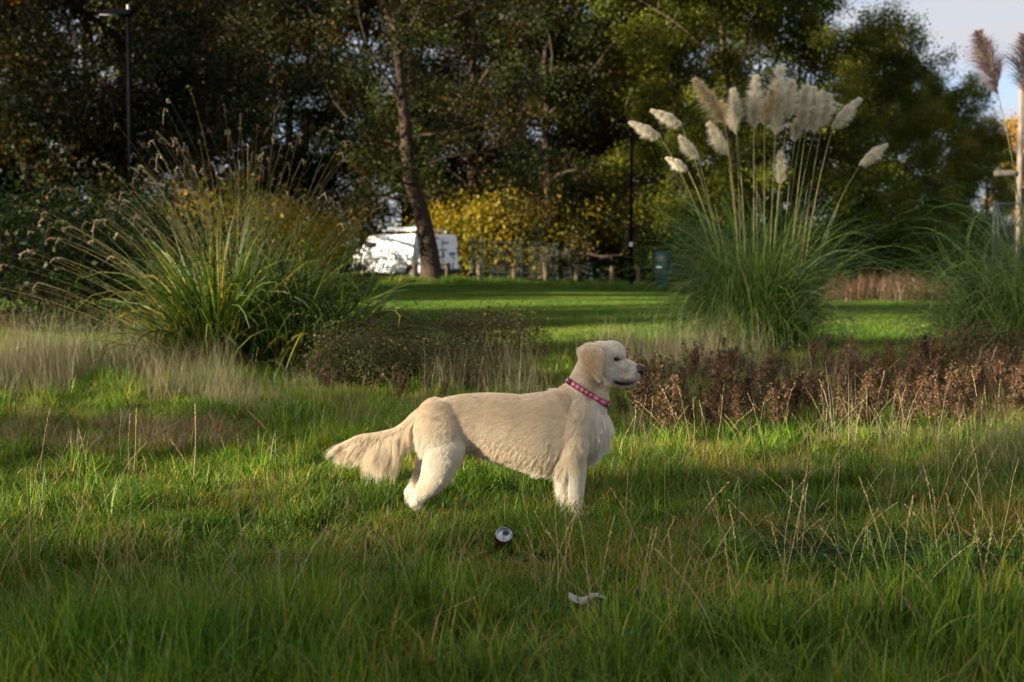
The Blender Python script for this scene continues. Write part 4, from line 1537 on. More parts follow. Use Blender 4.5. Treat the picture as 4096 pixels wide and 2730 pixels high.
# ------------------------------------------------------------------ the can and the scrap of paper
def build_litter():
    x, y = -.035, 5.98
    ax = Vector((.10, -.74, .67)).normalized()
    q = ax.to_track_quat('Z', 'Y').to_matrix().to_4x4()
    c = Vector((x, y, float(gz(x, y)) + .072))
    root = thing('drink_can', 'crushed dark red drink can lying in the grass with its silver lid up', 'can', c, scale=1.18)
    alu = solid_mat('can_alu', (.45, .45, .48), .32, metal=1.0, c2=(.30, .30, .33), scale=30)
    cola = solid_mat('can_print', (.060, .010, .009), .3, metal=.3, c2=(.02, .006, .006), scale=22, coat=.4)
    hole = solid_mat('can_inside', (.004, .004, .005), .6)
    b = MB()
    b.lathe([(.0, -.118), (.024, -.118), (.027, -.112), (.033, -.100), (.033, -.012), (.0335, -.004), (.0305, .006)], 40, q)
    for v in b.bm.verts:   # dents
        n = v.co.normalized()
        k = math.sin(v.co.x * 110 + 1.0) * math.sin(v.co.z * 75 + v.co.y * 60)
        v.co *= 1 - .05 * max(0, k)
    b.build('can_body', cola, root, True)
    b = MB()
    b.lathe([(.0305, .006), (.0300, .0095), (.0290, .0105), (.0278, .0090), (.0268, .0010), (.0258, -.0010), (.0245, .0008), (.016, .0012), (.0, .0012)], 44, q)
    lid = b.build('lid', alu, root, True)
    # mouth opening, towards the upper right of the lid
    pts = [(.0122 * math.cos(a) + .0075, .0098 * math.sin(a) + .0085) for a in [2 * PI * i / 22 for i in range(22)]]
    b = MB()
    b.prism(pts, .0013, .0022, lambda a, b_, h: q @ Vector((a, b_, h)))
    b.build('mouth_opening', hole, lid)
    b = MB()
    b.lathe([(.0085, .0013), (.0085, .0030), (.0100, .0030), (.0100, .0013)], 20, q @ Matrix.Translation((-.004, -.006, 0)))
    b.ell(q @ Vector((-.002, -.003, .0025)), (.0022, .0022, .0022), u=10, v=6)
    b.build('tab_stub', alu, lid, True)
    # paper
    p = gp(589, 5.08)
    r = np.random.default_rng(5)
    nx, ny = 16, 6
    V = []
    for i in range(nx):
        for j in range(ny):
            u, v = i / (nx - 1) - .5, j / (ny - 1) - .5
            z = .050 + .010 * math.sin(u * 9) + .014 * math.cos(v * 5 + u * 3) + r.normal(0, .002)
            V.append((u * .14, v * .028, z * .8 + .014))
    Q = [(i * ny + j, (i + 1) * ny + j, (i + 1) * ny + j + 1, i * ny + j + 1) for i in range(nx - 1) for j in range(ny - 1)]
    o = link('paper_scrap', raw_mesh('paper_scrap', V, [np.array(Q)], [solid_mat('paper_white', (.32, .31, .28), .8)]), None, p,
             label='crumpled white paper scrap half hidden in the near grass', cat='litter')
    sm = o.modifiers.new('thick', 'SOLIDIFY')
    sm.thickness = .0015
    o.rotation_euler = (0, 0, .06)


# ------------------------------------------------------------------ the dog
K = .000722          # metres per outline unit
DOG = Vector((-.030, 6.9, 0))


def dl(u, v, l=0.0):
    """outline units (u right, v down, l towards the far side) -> dog coordinates in metres"""
    return Vector(((u - 1300) * K, l * K, (1310 - v) * K))


def dog_body():
    gg = Geo()
    nu, nvv = 20, 12
    sp = [(0, 0, 1.0)]
    for i in range(1, nvv):
        for j in range(nu):
            a, b = PI * i / nvv, 2 * PI * j / nu
            sp.append((math.sin(a) * math.cos(b), math.sin(a) * math.sin(b), math.cos(a)))
    sp.append((0, 0, -1.0))
    sp = np.array(sp)
    sq = []
    for i in range(nvv - 2):
        for j in range(nu):
            j2 = (j + 1) % nu
            sq.append((1 + i * nu + j, 1 + (i + 1) * nu + j, 1 + (i + 1) * nu + j2, 1 + i * nu + j2))
    stt = [(0, 1 + j, 1 + (j + 1) % nu) for j in range(nu)]
    last = 1 + (nvv - 2) * nu
    stt += [(last + (j + 1) % nu, last + j, len(sp) - 1) for j in range(nu)]
    sq, stt = np.array(sq), np.array(stt)

    def loft(st, n=28):
        V = []
        for u, top, bot, w_, ex in st:
            c, h = (top + bot) / 2, (bot - top) / 2
            for i in range(n):
                a = 2 * PI * i / n
                ca, sa = math.cos(a), math.sin(a)
                x = math.copysign(abs(ca) ** (2 / ex), ca) * w_
                y = math.copysign(abs(sa) ** (2 / ex), sa) * h
                V.append(dl(u, c + y, x))
        m = len(st)
        Q = [(k * n + i, k * n + (i + 1) % n, (k + 1) * n + (i + 1) % n, (k + 1) * n + i) for k in range(m - 1) for i in range(n)]
        e0, e1 = len(V), len(V) + 1
        V.append(dl(st[0][0], (st[0][1] + st[0][2]) / 2, 0))
        V.append(dl(st[-1][0], (st[-1][1] + st[-1][2]) / 2, 0))
        T = [(e0, (i + 1) % n, i) for i in range(n)] + [(e1, (m - 1) * n + i, (m - 1) * n + (i + 1) % n) for i in range(n)]
        k = gg.n
        gg.add(np.array(V), np.array(Q))
        gg.F.append(np.array(T) + k)

    def ell(u, v, l, ru, rv, rl, rot=0.0):
        m = np.array(Matrix.Rotation(rot, 3, 'Y'))
        k = gg.n
        gg.add((sp * np.array([ru, rl, rv]) * K) @ m.T + np.array(dl(u, v, l)), sq)
        gg.F.append(stt + k)

    def chain(pts, flat=1.0):
        """tapered row of spheres (u,v,l,r)"""
        for a, b in zip(pts, pts[1:]):
            L = math.dist(a[:3], b[:3])
            n = max(2, int(L / (min(a[3], b[3]) * .3)))
            for i in range(n + 1):
                t = i / n
                q = [a[j] + (b[j] - a[j]) * t for j in range(4)]
                ell(q[0], q[1], q[2], q[3], q[3], q[3] * flat)
    # trunk of the body
    loft([(700, 640, 780, 50, 2), (735, 585, 850, 105, 2), (800, 540, 900, 140, 2.1), (900, 504, 905, 158, 2.2), (1000, 486, 858, 138, 2.1), (1100, 478, 856, 144, 2.1),
          (1200, 476, 890, 162, 2.1), (1300, 479, 924, 176, 2.1), (1400, 488, 952, 186, 2.1), (1480, 478, 978, 192, 2.1), (1560, 468, 988, 192, 2.1),
          (1640, 455, 990, 180, 2.1), (1720, 450, 984, 168, 2.1), (1800, 468, 965, 155, 2.1), (1870, 505, 920, 144, 2), (1935, 545, 865, 108, 2), (1985, 610, 790, 55, 2)])
    # neck
    chain([(1700, 600, 0, 150), (1760, 540, 0, 140), (1810, 455, 0, 112), (1850, 370, 0, 104), (1880, 300, 0, 100)], .86)
    chain([(1880, 540, 0, 110), (1920, 460, 0, 70), (1950, 400, 0, 62)], .8)
    # head
    ell(1955, 235, 0, 128, 108, 98)
    ell(2010, 210, 0, 95, 88, 84)
    ell(1985, 320, 0, 105, 95, 88)
    for s in (-1, 1):
        ell(2050, 205, 42 * s, 45, 32, 30)       # brow
        ell(2055, 290, 40 * s, 60, 50, 40)       # cheek below the eye
    chain([(2030, 315, 0, 78), (2100, 328, 0, 62), (2150, 332, 0, 52), (2170, 333, 0, 45)], .9)
    chain([(2060, 270, 0, 42), (2125, 286, 0, 36), (2172, 302, 0, 26)], .95)
    for s in (-1, 1):
        chain([(2050, 350, 34 * s, 48), (2120, 358, 28 * s, 40), (2172, 358, 19 * s, 30)], .8)     # flews
    chain([(1995, 378, 0, 55), (2070, 404, 0, 30), (2135, 413, 0, 21), (2166, 411, 0, 15)], 1.2)     # lower jaw
    # ears: flat flaps hanging at the sides of the head
    for s in (-1, 1):
        for (u, v, l, ru, rv, rl, ro) in [(1885, 172, 84, 66, 30, 26, 0), (1870, 205, 112, 76, 44, 19, 0), (1878, 245, 124, 68, 48, 16, 0), (1896, 285, 127, 52, 44, 14, 0),
                                          (1910, 318, 124, 38, 40, 12, 0), (1922, 345, 119, 22, 30, 11, 0), (1838, 195, 100, 46, 38, 17, 0), (1928, 225, 118, 26, 70, 15, 0), (1932, 290, 123, 20, 55, 12, 0)]:
            ell(u, v, l * s, ru, rv, rl, ro)
    # front legs, near and far
    for s, du in ((-1, 0), (1, -22)):
        ell(1765 + du, 700, 112 * s, 112, 200, 74, R(14))
        ell(1690 + du, 560, 92 * s, 70, 120, 60, R(-30))
        chain([(1770 + du, 800, 112 * s, 92), (1750 + du, 900, 108 * s, 86), (1760 + du, 980, 100 * s, 78), (1762 + du, 1080, 96 * s, 64), (1762 + du, 1160, 94 * s, 57),
               (1762 + du, 1220, 94 * s, 51), (1765 + du, 1270, 94 * s, 46)], .95)
        ell(1690 + du, 930, 110 * s, 50, 60, 50)       # elbow
        ell(1785 + du, 1284, 94 * s, 58, 26, 46)       # paw
        for k in (-1, 0, 1):
            ell(1826 + du - 8 * abs(k), 1288, (94 + 26 * k) * s, 24, 20, 14)
    # hind legs
    for s, du, dv in ((-1, 0, 0), (1, -52, -6)):
        ell(850 + du * .3, 720, 98 * s, 152, 205, 92, R(-6))
        ell(890 + du * .5, 850, 98 * s, 135, 170, 80, R(10))
        chain([(875 + du * .7, 880 + dv, 100 * s, 125), (850 + du, 980 + dv, 104 * s, 106), (800 + du, 1070 + dv, 106 * s, 78), (745 + du, 1130 + dv, 104 * s, 56),
               (702 + du, 1180 + dv, 102 * s, 44), (698 + du, 1230 + dv, 102 * s, 40), (708 + du, 1275 + dv, 102 * s, 42)], .8)
        ell(676 + du, 1172 + dv, 102 * s, 22, 30, 22)  # hock
        ell(735 + du, 1288 + dv, 102 * s, 56, 24, 44)  # paw
        for k in (-1, 0, 1):
            ell(775 + du - 8 * abs(k), 1291 + dv, (102 + 25 * k) * s, 23, 19, 13)
    # tail bone
    chain([(800, 605, 0, 66), (720, 640, 0, 56), (640, 705, 0, 46), (560, 752, 4, 38), (440, 772, 10, 30), (320, 782, 16, 24), (195, 822, 22, 11)], .8)
    me = gg.mesh('body_raw', M_BARK)
    o = bpy.data.objects.new('body_raw', me)
    COL.objects.link(o)
    rm = o.modifiers.new('r', 'REMESH')
    rm.mode = 'VOXEL'
    rm.voxel_size = .0055
    sm = o.modifiers.new('s', 'SMOOTH')
    sm.factor = .5
    sm.iterations = 11
    dg = bpy.context.evaluated_depsgraph_get()
    ev = o.evaluated_get(dg)
    me2 = bpy.data.meshes.new_from_object(ev)
    bpy.data.objects.remove(o)
    me2.name = 'body'
    me2.materials.clear()
    for p in me2.polygons:
        p.use_smooth = True
    return me2


def coat_colour(u, v, l, rng):
    """albedo of the coat by place: cream flanks, tan saddle, hips and ears, paler legs and chest; face lightened as if lit"""
    n = len(u)
    base = np.array([.84, .725, .55])
    tan = np.array([.75, .575, .375])
    pale = np.array([.91, .86, .76])
    f_tan = np.zeros(n)
    f_tan = np.maximum(f_tan, .38 * sstep(760, 560, v) * (u > 760) * (u < 1760))                   # saddle
    f_tan = np.maximum(f_tan, .65 * sstep(640, 520, v) * sstep(1000, 760, u))               # hips and tail root
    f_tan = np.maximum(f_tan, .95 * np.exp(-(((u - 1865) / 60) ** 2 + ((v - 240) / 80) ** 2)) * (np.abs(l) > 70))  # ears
    f_tan = np.maximum(f_tan, .55 * np.exp(-(((u - 1880) / 90) ** 2 + ((v - 400) / 70) ** 2)))   # below the ear
    f_tan = np.maximum(f_tan, .45 * np.exp(-(((u - 730) / 60) ** 2 + ((v - 1040) / 90) ** 2)))   # back of the shank
    f_tan = np.maximum(f_tan, .35 * (u < 700) * sstep(860, 760, v))
    f_tan = np.maximum(f_tan, .3 * np.exp(-(((u - 2100) / 70) ** 2 + ((v - 340) / 40) ** 2)))
    f_pale = np.maximum(.8 * sstep(920, 1180, v), .75 * sstep(1800, 1930, u) * sstep(450, 560, v))
    f_pale = np.maximum(f_pale, .6 * sstep(660, 800, v) * sstep(1150, 900, u) * (u > 700))
    f_pale = np.maximum(f_pale, .7 * sstep(930, 1000, v) * (u > 1060))
    f_pale = np.maximum(f_pale, .75 * sstep(2000, 2060, u) * sstep(290, 200, v))
    f_pale = np.maximum(f_pale, .75 * sstep(1945, 2020, u) * sstep(450, 400, v))      # face and forehead: light from the right put into the coat
    f_tan = np.clip(f_tan + rng.normal(0, .1, n), 0, .8)[:, None]
    f_pale = np.clip(f_pale + rng.normal(0, .1, n), 0, 1)[:, None]
    c = base * (1 - f_pale) + pale * f_pale
    c = c * (1 - f_tan) + tan * f_tan
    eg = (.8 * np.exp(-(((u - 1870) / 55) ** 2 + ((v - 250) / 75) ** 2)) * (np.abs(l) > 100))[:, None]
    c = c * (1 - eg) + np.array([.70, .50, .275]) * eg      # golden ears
    # dark skin shows round the lips and the muzzle tip
    dk = .75 * np.exp(-(((u - 2120) / 85) ** 2 + ((v - 398) / 24) ** 2)) + .6 * np.exp(-(((u - 2195) / 22) ** 2 + ((v - 330) / 40) ** 2)) \
        + .6 * np.exp(-(((u - 2045) / 30) ** 2 + ((v - 238) / 19) ** 2))
    c = c * (1 - np.clip(dk, 0, .8)[:, None]) + np.array([.10, .07, .055]) * np.clip(dk, 0, .8)[:, None]
    return c * (1 + rng.normal(0, .06, n))[:, None]


def build_dog():
    rng = np.random.default_rng(1234)
    root = thing('dog', 'cream golden retriever standing in the meadow, facing right', 'dog', DOG)
    me = dog_body()
    # body skin: coat colour as a vertex attribute
    nv = len(me.vertices)
    co = np.zeros(nv * 3, np.float32)
    me.vertices.foreach_get('co', co)
    co = co.reshape(-1, 3)
    u, v, l = co[:, 0] / K + 1300, 1310 - co[:, 2] / K, co[:, 1] / K
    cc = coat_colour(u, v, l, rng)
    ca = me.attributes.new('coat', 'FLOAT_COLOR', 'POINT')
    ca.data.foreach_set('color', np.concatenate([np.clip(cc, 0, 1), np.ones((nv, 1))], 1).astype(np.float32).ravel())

    def coat_mat(name, k, rough):
        m, t, o = new_mat(name)
        a = t.nodes.new('ShaderNodeAttribute')
        a.attribute_name = 'coat'
        p = t.nodes.new('ShaderNodeBsdfPrincipled')
        p.inputs['Roughness'].default_value = rough
        p.inputs['Specular IOR Level'].default_value = .2
        mu = t.nodes.new('ShaderNodeMix')
        mu.data_type = 'RGBA'
        mu.blend_type = 'MULTIPLY'
        mu.inputs[0].default_value = 1
        mu.inputs[7].default_value = (k, k, k, 1)
        t.links.new(a.outputs['Color'], mu.inputs[6])
        t.links.new(mu.outputs[2], p.inputs['Base Color'])
        tr = t.nodes.new('ShaderNodeBsdfTranslucent')
        t.links.new(mu.outputs[2], tr.inputs[0])
        mx = t.nodes.new('ShaderNodeMixShader')
        mx.inputs[0].default_value = .0 if k < 1 else .35
        t.links.new(p.outputs[0], mx.inputs[1])
        t.links.new(tr.outputs[0], mx.inputs[2])
        t.links.new(mx.outputs[0], o.inputs[0])
        return m
    me.materials.append(coat_mat('dog_undercoat', .72, .9))  # skin layer dimmed to match the self-shadowed hair above it
    body = link('body', me, root)

    # ---- sample the surface
    me.calc_loop_triangles()
    nt_ = len(me.loop_triangles)
    tri = np.zeros(nt_ * 3, np.int32)
    me.loop_triangles.foreach_get('vertices', tri)
    tri = tri.reshape(-1, 3)
    vn = np.zeros(nv * 3, np.float32)
    me.vertices.foreach_get('normal', vn)
    vn = vn.reshape(-1, 3)
    A, B, C = co[tri[:, 0]], co[tri[:, 1]], co[tri[:, 2]]
    ctr = (A + B + C) / 3
    tu, tv, tl = ctr[:, 0] / K + 1300, 1310 - ctr[:, 2] / K, ctr[:, 1] / K
    area = np.linalg.norm(np.cross(B - A, C - A), axis=1) * .5
    q = (tu - 1822) * .515 - (tv - 445) * .858
    is_head = (q > 30) & (tu > 1700)
    is_tail = (tu < 690) & (tv < 900) & (np.abs(tl) < 75)
    dens = np.ones(nt_)
    dens[is_head] = 2.2
    dens[is_tail] = 3.6
    dens[(tv > 1280)] = .3
    dens[tl > 60] *= .55          # the far side needs less
    N = 190000
    pr = area * dens
    f = rng.choice(nt_, N, p=pr / pr.sum())
    r1, r2 = np.sqrt(rng.random(N)), rng.random(N)
    w0, w1, w2 = 1 - r1, r1 * (1 - r2), r1 * r2
    P = A[f] * w0[:, None] + B[f] * w1[:, None] + C[f] * w2[:, None]
    Nn = norm(vn[tri[f, 0]] * w0[:, None] + vn[tri[f, 1]] * w1[:, None] + vn[tri[f, 2]] * w2[:, None])
    u, v, l = P[:, 0] / K + 1300, 1310 - P[:, 2] / K, P[:, 1] / K

    # ---- length, flow
    def flow(u, v, l, Nn):
        n = len(u)
        D = np.tile(np.array([-1.0, 0, .22]), (n, 1))           # (du, dl, dv)
        Ln = np.full(n, .040)
        lift = np.full(n, .16)

        def put(mask, d, L=None, lf=None):
            mk = mask.astype(float)[:, None]
            D[:] = D * (1 - mk) + np.asarray(d, float) * mk
            if L is not None:
                Ln[:] = Ln * (1 - mk[:, 0]) + L * mk[:, 0]
            if lf is not None:
                lift[:] = lift * (1 - mk[:, 0]) + lf * mk[:, 0]
        lower = sstep(560, 900, v)
        put(lower * (u > 1000) * (u < 1750), (-.85, 0, .62), .042)
        put(sstep(1600, 1780, u), (-.45, 0, .95), .038)            # shoulder
        put(sstep(1560, 1480, u) * sstep(900, 1060, u) * sstep(520, 480, v), (-1, 0, .03), .034, .16)
        put(sstep(1830, 1930, u) * (v > 440), (.14, 0, 1), .060, .34)      # chest
        put((v > 640) * sstep(1080, 980, u) * (u > 690), (-.55, 0, .9), .032)   # thigh
        put((v > 640) * (v < 1130) * sstep(800, 730, u) * (u > 690), (-.8, 0, .75), .045, .25)   # breeches
        put((v > 1080) * (u < 1000), (-.15, 0, 1), .016, .2)
        put((Nn[:, 2] < -.35) * (u > 1040) * (u < 1690) * (v > 820) * (v < 1040), (-.6, 0, .9), .052, .4)    # belly fringe
        put((v > 960) * (u > 1560) * (u < 1900), (-.05, 0, 1), .020, .18)
        put((v > 950) * (v < 1180) * (u > 1560) * (u < 1722), (-.75, 0, .8), .065, .5)     # feathering of the fore leg
        put((v > 1225), (0, 0, 1), .010, .15)
        q = (u - 1822) * .515 - (v - 445) * .858
        nk = (q > -60) & (u > 1640) & (v < 560)
        put(nk, (-.50, 0, .86), .034, .12)
        put((u > 1920) & (v > 425) & (v < 640), (.38, 0, 1), .072, .36)
        hd = (q > 75) & (u > 1760)
        put(hd, (-.85, 0, .35), .018, .22)
        put(hd & (v < 190) & (u < 2000), (-1, 0, -.1), .024, .4)
        put(hd & (u > 2000), (-1, 0, .25), .011, .16)
        put(hd & (u > 2080), (-1, 0, .25), .0065, .14)
        ear = (np.abs(l) > 96) & (u > 1770) & (u < 1962) & (v > 135) & (v < 405)
        put(ear, (-.05, 0, 1), .022, .10)
        put(ear & (u < 1850) & (v < 230), (-.35, 0, .9), .030, .22)
        ta = (u < 690) & (v < 900) & (np.abs(l) < 78)
        put(ta, (-.80, 0, .50), .050, .14)
        low = ta & (Nn[:, 2] < .30)
        put(low & (u > 600), (-.35, 0, 1), .105, .15)
        put(low & (u > 425) & (u <= 600), (-.20, 0, 1), .150, .15)
        put(low & (u <= 425), (-.66, 0, .75), .115, .15)
        put(ta & (u < 260), (-.92, 0, .52), .095, .15)
        return D, Ln, lift
    D, Ln, lift = flow(u, v, l, Nn)
    # to dog axes: x = u, y = l, z = -v
    T = np.stack([D[:, 0], D[:, 1], -D[:, 2]], -1)
    T += (rng.normal(0, .07, T.shape))
    # smooth swirls
    sw = .20 * np.sin(P[:, 0] * 21 + 2.1 * np.sin(P[:, 2] * 15)) + .10 * np.sin(P[:, 2] * 33 + P[:, 0] * 13)
    T[:, 2] += .6 * sw * np.where(Ln > .025, 1, .3)
    T = norm(T)
    T = norm(T - Nn * (T * Nn).sum(1, keepdims=True) * .92)
    Ln = Ln * np.where(Ln > .08, .45 + .75 * rng.random(N), .65 + .6 * rng.random(N))
    # keep the collar band free
    qc = (u - 1822) * .515 - (v - 445) * .858
    inband = (np.abs(qc) < 27) & (u > 1660) & (u < 2010) & (v > 330) & (v < 600)
    above = (qc > 15) & (qc < 95) & (u > 1660) & (u < 2010) & (v < 560)
    Ln = np.where(above, np.minimum(Ln, np.maximum(.008, (qc - 14) * K * .95)), Ln)
    keep = ~inband
    # keep the eye, nose and lips clear
    eye = ((u - 2045) ** 2 + ((v - 238) * 1.3) ** 2 < 22 ** 2)
    nose = (u > 2192) & (v < 352)
    keep &= ~(eye | nose)
    P, Nn, T, Ln, lift, u, v, l = [a[keep] for a in (P, Nn, T, Ln, lift, u, v, l)]
    N = len(P)
    # clumps
    nc = 16000
    wt = np.where((u < 690) & (v < 900), .30, 1.0)
    ci = rng.choice(N, nc, replace=False, p=wt / wt.sum())
    kd = KDTree(nc)
    for i, k in enumerate(ci):
        kd.insert(P[k], i)
    kd.balance()
    near = np.fromiter((kd.find(p)[1] for p in P), np.int32, N)
    guide = ci[near]
    ph = rng.random(nc)[near] * 2 * PI
    cj = rng.normal(0, .06, (nc, 3))[near]
    NP = 7
    t = np.linspace(0, 1, NP)

    def strand(P, Nn, T, Ln, lift, ph, cj):
        TT = norm(T + cj * np.where(Ln > .02, 1, .4)[:, None])
        S_ = np.cross(TT, Nn)
        out = np.zeros((len(P), NP, 3))
        wv = np.clip(Ln - .02, 0, .10) * .16
        for k, tt in enumerate(t):
            g = np.clip(Ln - .03, 0, .2)[:, None] * np.array([0, 0, -1.0]) * .42 * tt ** 2
            out[:, k] = P + Nn * (lift * Ln)[:, None] * (tt - .55 * tt ** 2)[..., None] + TT * (Ln * tt)[:, None] + g \
                + S_ * (wv * np.sin(tt * 5 + ph) * tt)[:, None]
        return out
    H = strand(P, Nn, T, Ln, lift, ph, cj)
    G = strand(P[guide], Nn[guide], T[guide], Ln[guide] * 1.05, lift[guide], ph, cj)
    cf = (np.where(Ln > .075, .5, np.where(Ln > .056, .42, .2)))[:, None, None] * (t ** 1.3)[None, :, None]
    H = H * (1 - cf) + G * cf
    H -= (Nn * .0015)[:, None]
    # lay the hair on the skin: where a strand would dip under it, lift it out again
    bvh = BVHTree.FromPolygons([tuple(c) for c in co], [tuple(p.vertices) for p in me.polygons])
    keys = (2, 4, 6)
    push = np.zeros((N, NP, 3))
    for i in np.nonzero(Ln < .075)[0]:
        for k in keys:
            h, n_, _, _ = bvh.find_nearest(H[i, k])
            if h is None:
                continue
            e = (H[i, k, 0] - h[0]) * n_[0] + (H[i, k, 1] - h[1]) * n_[1] + (H[i, k, 2] - h[2]) * n_[2]
            lim = .0012 + .0007 * k
            if e < lim:
                push[i, k] = (n_[0] * (lim - e), n_[1] * (lim - e), n_[2] * (lim - e))
    push[:, 1] = push[:, 2] * .5
    push[:, 3] = (push[:, 2] + push[:, 4]) * .5
    push[:, 5] = (push[:, 4] + push[:, 6]) * .5
    H += push
    hc = bpy.data.hair_curves.new('coat')
    hc.add_curves([NP] * N)
    hc.position_data.foreach_set('vector', H.astype(np.float32).ravel())
    rad = (.00040 * (1 - .72 * t ** 1.5))[None] * np.where(Ln > .08, 1.15, np.where(Ln < .012, .8, 1.0))[:, None]
    ra = hc.attributes.get('radius') or hc.attributes.new('radius', 'FLOAT', 'POINT')
    ra.data.foreach_set('value', rad.astype(np.float32).ravel())
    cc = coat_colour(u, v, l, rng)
    tl = (u < 690) & (v < 900)
    cc = np.where((tl & (Ln > .09))[:, None], cc * .6 + np.array([.84, .74, .57]) * .4, cc)
    # clump to clump variation
    cv = (1 + rng.normal(0, .085, nc))[near]
    cc = np.clip(cc * cv[:, None], 0, .93)
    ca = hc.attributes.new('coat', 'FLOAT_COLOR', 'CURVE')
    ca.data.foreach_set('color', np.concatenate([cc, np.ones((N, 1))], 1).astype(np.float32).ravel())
    hc.materials.append(coat_mat('dog_coat', 1.0, .6))
    fur = link('coat', hc, body)
    fur['kind'] = 'stuff'

    # ---- face
    def surf(u_, v_, s=-1):
        o_ = dl(u_, v_, 400 * s)
        h = bvh.ray_cast(o_, Vector((0, -s, 0)))
        return h[0], h[1]
    dark = solid_mat('dog_lip', (.008, .006, .006), .6, c2=(.018, .011, .011), scale=60)
    iris = solid_mat('dog_eye', (.018, .010, .006), .05, c2=(.012, .008, .006), scale=40, coat=1.0)
    for s in (-1, 1):
        p, n_ = surf(2046, 238, s)
        rim = MB()
        rot = Vector(n_).to_track_quat('Z', 'Y').to_matrix()
        rim.ell(p - Vector(n_) * .003, (.0115, .0215, .0078) if abs(rot[2][1]) < .5 else (.0215, .0115, .0078), rot)
        rm_ = rim.build('eyelid', dark, body, True)
        MB().ell(p + Vector(n_) * .0010, (.0078, .0085, .0058), rot, 18, 12).build('eye', iris, rm_, True)
    # nose leather: wide top, two nostrils
    nm = solid_mat('dog_nose', (.040, .020, .020), .4, c2=(.014, .009, .010), scale=45, bump=.2)
    b = MB()
    b.ell(dl(2202, 304), (.0215, .0245, .0190)).ell(dl(2208, 326), (.0170, .0200, .0190)).ell(dl(2192, 296), (.0210, .0220, .0140))
    b.ell(dl(2202, 350), (.0095, .0075, .0170))
    for s in (-1, 1):
        b.ell(dl(2196, 318, 24 * s), (.0180, .0105, .0150))
    no = b.build('nose', nm, body, True)
    rmn = no.modifiers.new('r', 'REMESH')
    rmn.mode = 'VOXEL'
    rmn.voxel_size = .0014
    sn = no.modifiers.new('s', 'SMOOTH')
    sn.iterations = 6
    for s in (-1, 1):
        MB().ell(dl(2216, 320, 26 * s), (.0060, .0052, .0060)).build('nostril', solid_mat('nostril_black', (.004, .003, .003), .6), no, True)
    # lips: a dark line following the jaw on both sides, thick at the corner of the mouth
    for s in (-1, 1):
        pts, rr = [], []
        for (a, b_, r_) in [(2020, 380, 5), (2030, 388, 14), (2052, 396, 16), (2078, 403, 14), (2105, 406, 12), (2130, 406, 10), (2150, 402, 9), (2164, 396, 7), (2176, 388, 5)]:
            h, n_ = surf(a, b_, s)
            if h is None:
                continue
            pts.append(np.array(h - Vector(n_) * .001))
            rr.append(r_ * K * .92)
        V, Q = tube(pts, rr, 8)
        link('lip', raw_mesh('lip', V, [Q], [dark], smooth=True), body)
    # ---- collar: rings fitted to the neck
    axis = Vector((.515, 0, .858))
    cen = dl(1822, 448)
    e1 = Vector((0, 1, 0))
    e2 = axis.cross(e1)
    n = 96
    prof = [(-12, .0030), (-12, .0062), (12, .0062), (12, .0030)]
    V, sA, tA = [], [], []
    per = 0
    radii = []
    for i in range(n):
        a = 2 * PI * i / n
        d_ = e1 * math.cos(a) + e2 * math.sin(a)
        best = 0
        for off in (-.011, 0, .011):
            o_ = cen + axis * off
            h = bvh.ray_cast(o_ + d_ * .3, -d_, .3)
            if h[0] is not None:
                best = max(best, (h[0] - o_).length)
        radii.append(best or .08)
    radii = np.array(radii)
    for _ in range(6):
        radii = np.maximum(radii, (np.roll(radii, 1) + np.roll(radii, -1)) / 2)
    for i in range(n):
        a = 2 * PI * i / n
        d_ = e1 * math.cos(a) + e2 * math.sin(a)
        for (tt, e) in prof:
            V.append(cen + axis * tt * .001 * 1.15 + d_ * (radii[i] + e + .003))
            sA.append(i / n)
            tA.append(tt / 12)
    Q = []
    for i in range(n):
        j = (i + 1) % n
        for k in range(4):
            k2 = (k + 1) % 4
            Q.append((i * 4 + k, j * 4 + k, j * 4 + k2, i * 4 + k2))
    m, tr, o = new_mat('collar_weave')
    N_ = tr.nodes
    L_ = tr.links
    ax_ = N_.new('ShaderNodeAttribute')
    ax_.attribute_name = 'arc'
    at_ = N_.new('ShaderNodeAttribute')
    at_.attribute_name = 'across'

    def M(op, a, b=None):
        q_ = N_.new('ShaderNodeMath')
        q_.operation = op
        for k, z in enumerate((a, b)):
            if z is None:
                continue
            if isinstance(z, (int, float)):
                q_.inputs[k].default_value = z
            else:
                L_.new(z, q_.inputs[k])
        return q_.outputs[0]
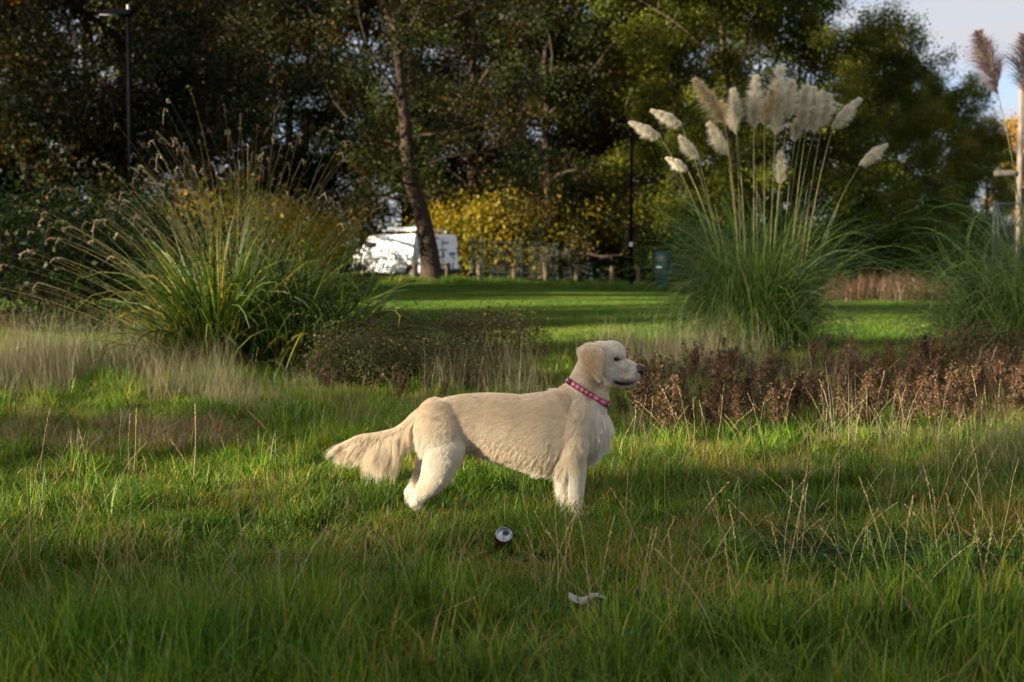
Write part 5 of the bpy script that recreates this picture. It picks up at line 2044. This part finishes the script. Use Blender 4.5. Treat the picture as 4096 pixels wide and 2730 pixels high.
    s_ = M('MULTIPLY', ax_.outputs['Fac'], 20.0)
    fr = M('ABSOLUTE', M('SUBTRACT', M('FRACT', s_), .5))
    dm = M('ADD', M('MULTIPLY', fr, 2.0), M('ABSOLUTE', at_.outputs['Fac']))
    rp_ = ramp_node(tr, [(0, (.05, .16, .17)), (.16, (.04, .02, .07)), (.26, (.70, .62, .60)), (.46, (.70, .60, .58)), (.50, (.10, .03, .09)), (.62, (.40, .02, .10)),
                         (.80, (.62, .30, .36)), (.90, (.33, .012, .07)), (1.0, (.33, .012, .06))])
    rp_.color_ramp.interpolation = 'CONSTANT'
    L_.new(dm, rp_.inputs[0])
    edge = M('GREATER_THAN', M('ABSOLUTE', at_.outputs['Fac']), .80)
    mxn = N_.new('ShaderNodeMix')
    mxn.data_type = 'RGBA'
    L_.new(edge, mxn.inputs[0])
    L_.new(rp_.outputs[0], mxn.inputs[6])
    mxn.inputs[7].default_value = (.36, .010, .055, 1)
    pb = N_.new('ShaderNodeBsdfPrincipled')
    pb.inputs['Roughness'].default_value = .7
    L_.new(mxn.outputs[2], pb.inputs['Base Color'])
    L_.new(pb.outputs[0], o.inputs[0])
    cme = raw_mesh('collar', V, [np.array(Q)], [m], {'arc': np.array(sA), 'across': np.array(tA)})
    col = link('collar', cme, root)
    col['label'] = 'pink woven collar with a diamond pattern'
    # buckle near the back of the neck
    a = R(-62)
    # find the ring point that is uppermost on the near side
    bi = min(range(n), key=lambda i: (Vector(V[i * 4 + 1]) - dl(1728, 398, -60)).length)
    d_ = (Vector(V[bi * 4 + 1]) - cen)
    d_ = (d_ - axis * d_.dot(axis)).normalized()
    tan_ = axis.cross(d_)
    mrot = Matrix((tan_, axis, d_)).transposed()
    MB().box(cen + d_ * (radii[bi] + .011), (.022, .030, .008), bevel=.002, rot=mrot).build('buckle', solid_mat('buckle_plastic', (.05, .008, .02), .3), col)


build_trees()
build_van()
build_furniture()
build_clump()
build_pampas()
build_meadow_plants()
build_dry_grass()
build_dog()
build_litter()
build_grass()
build_stalks()
build_clover()
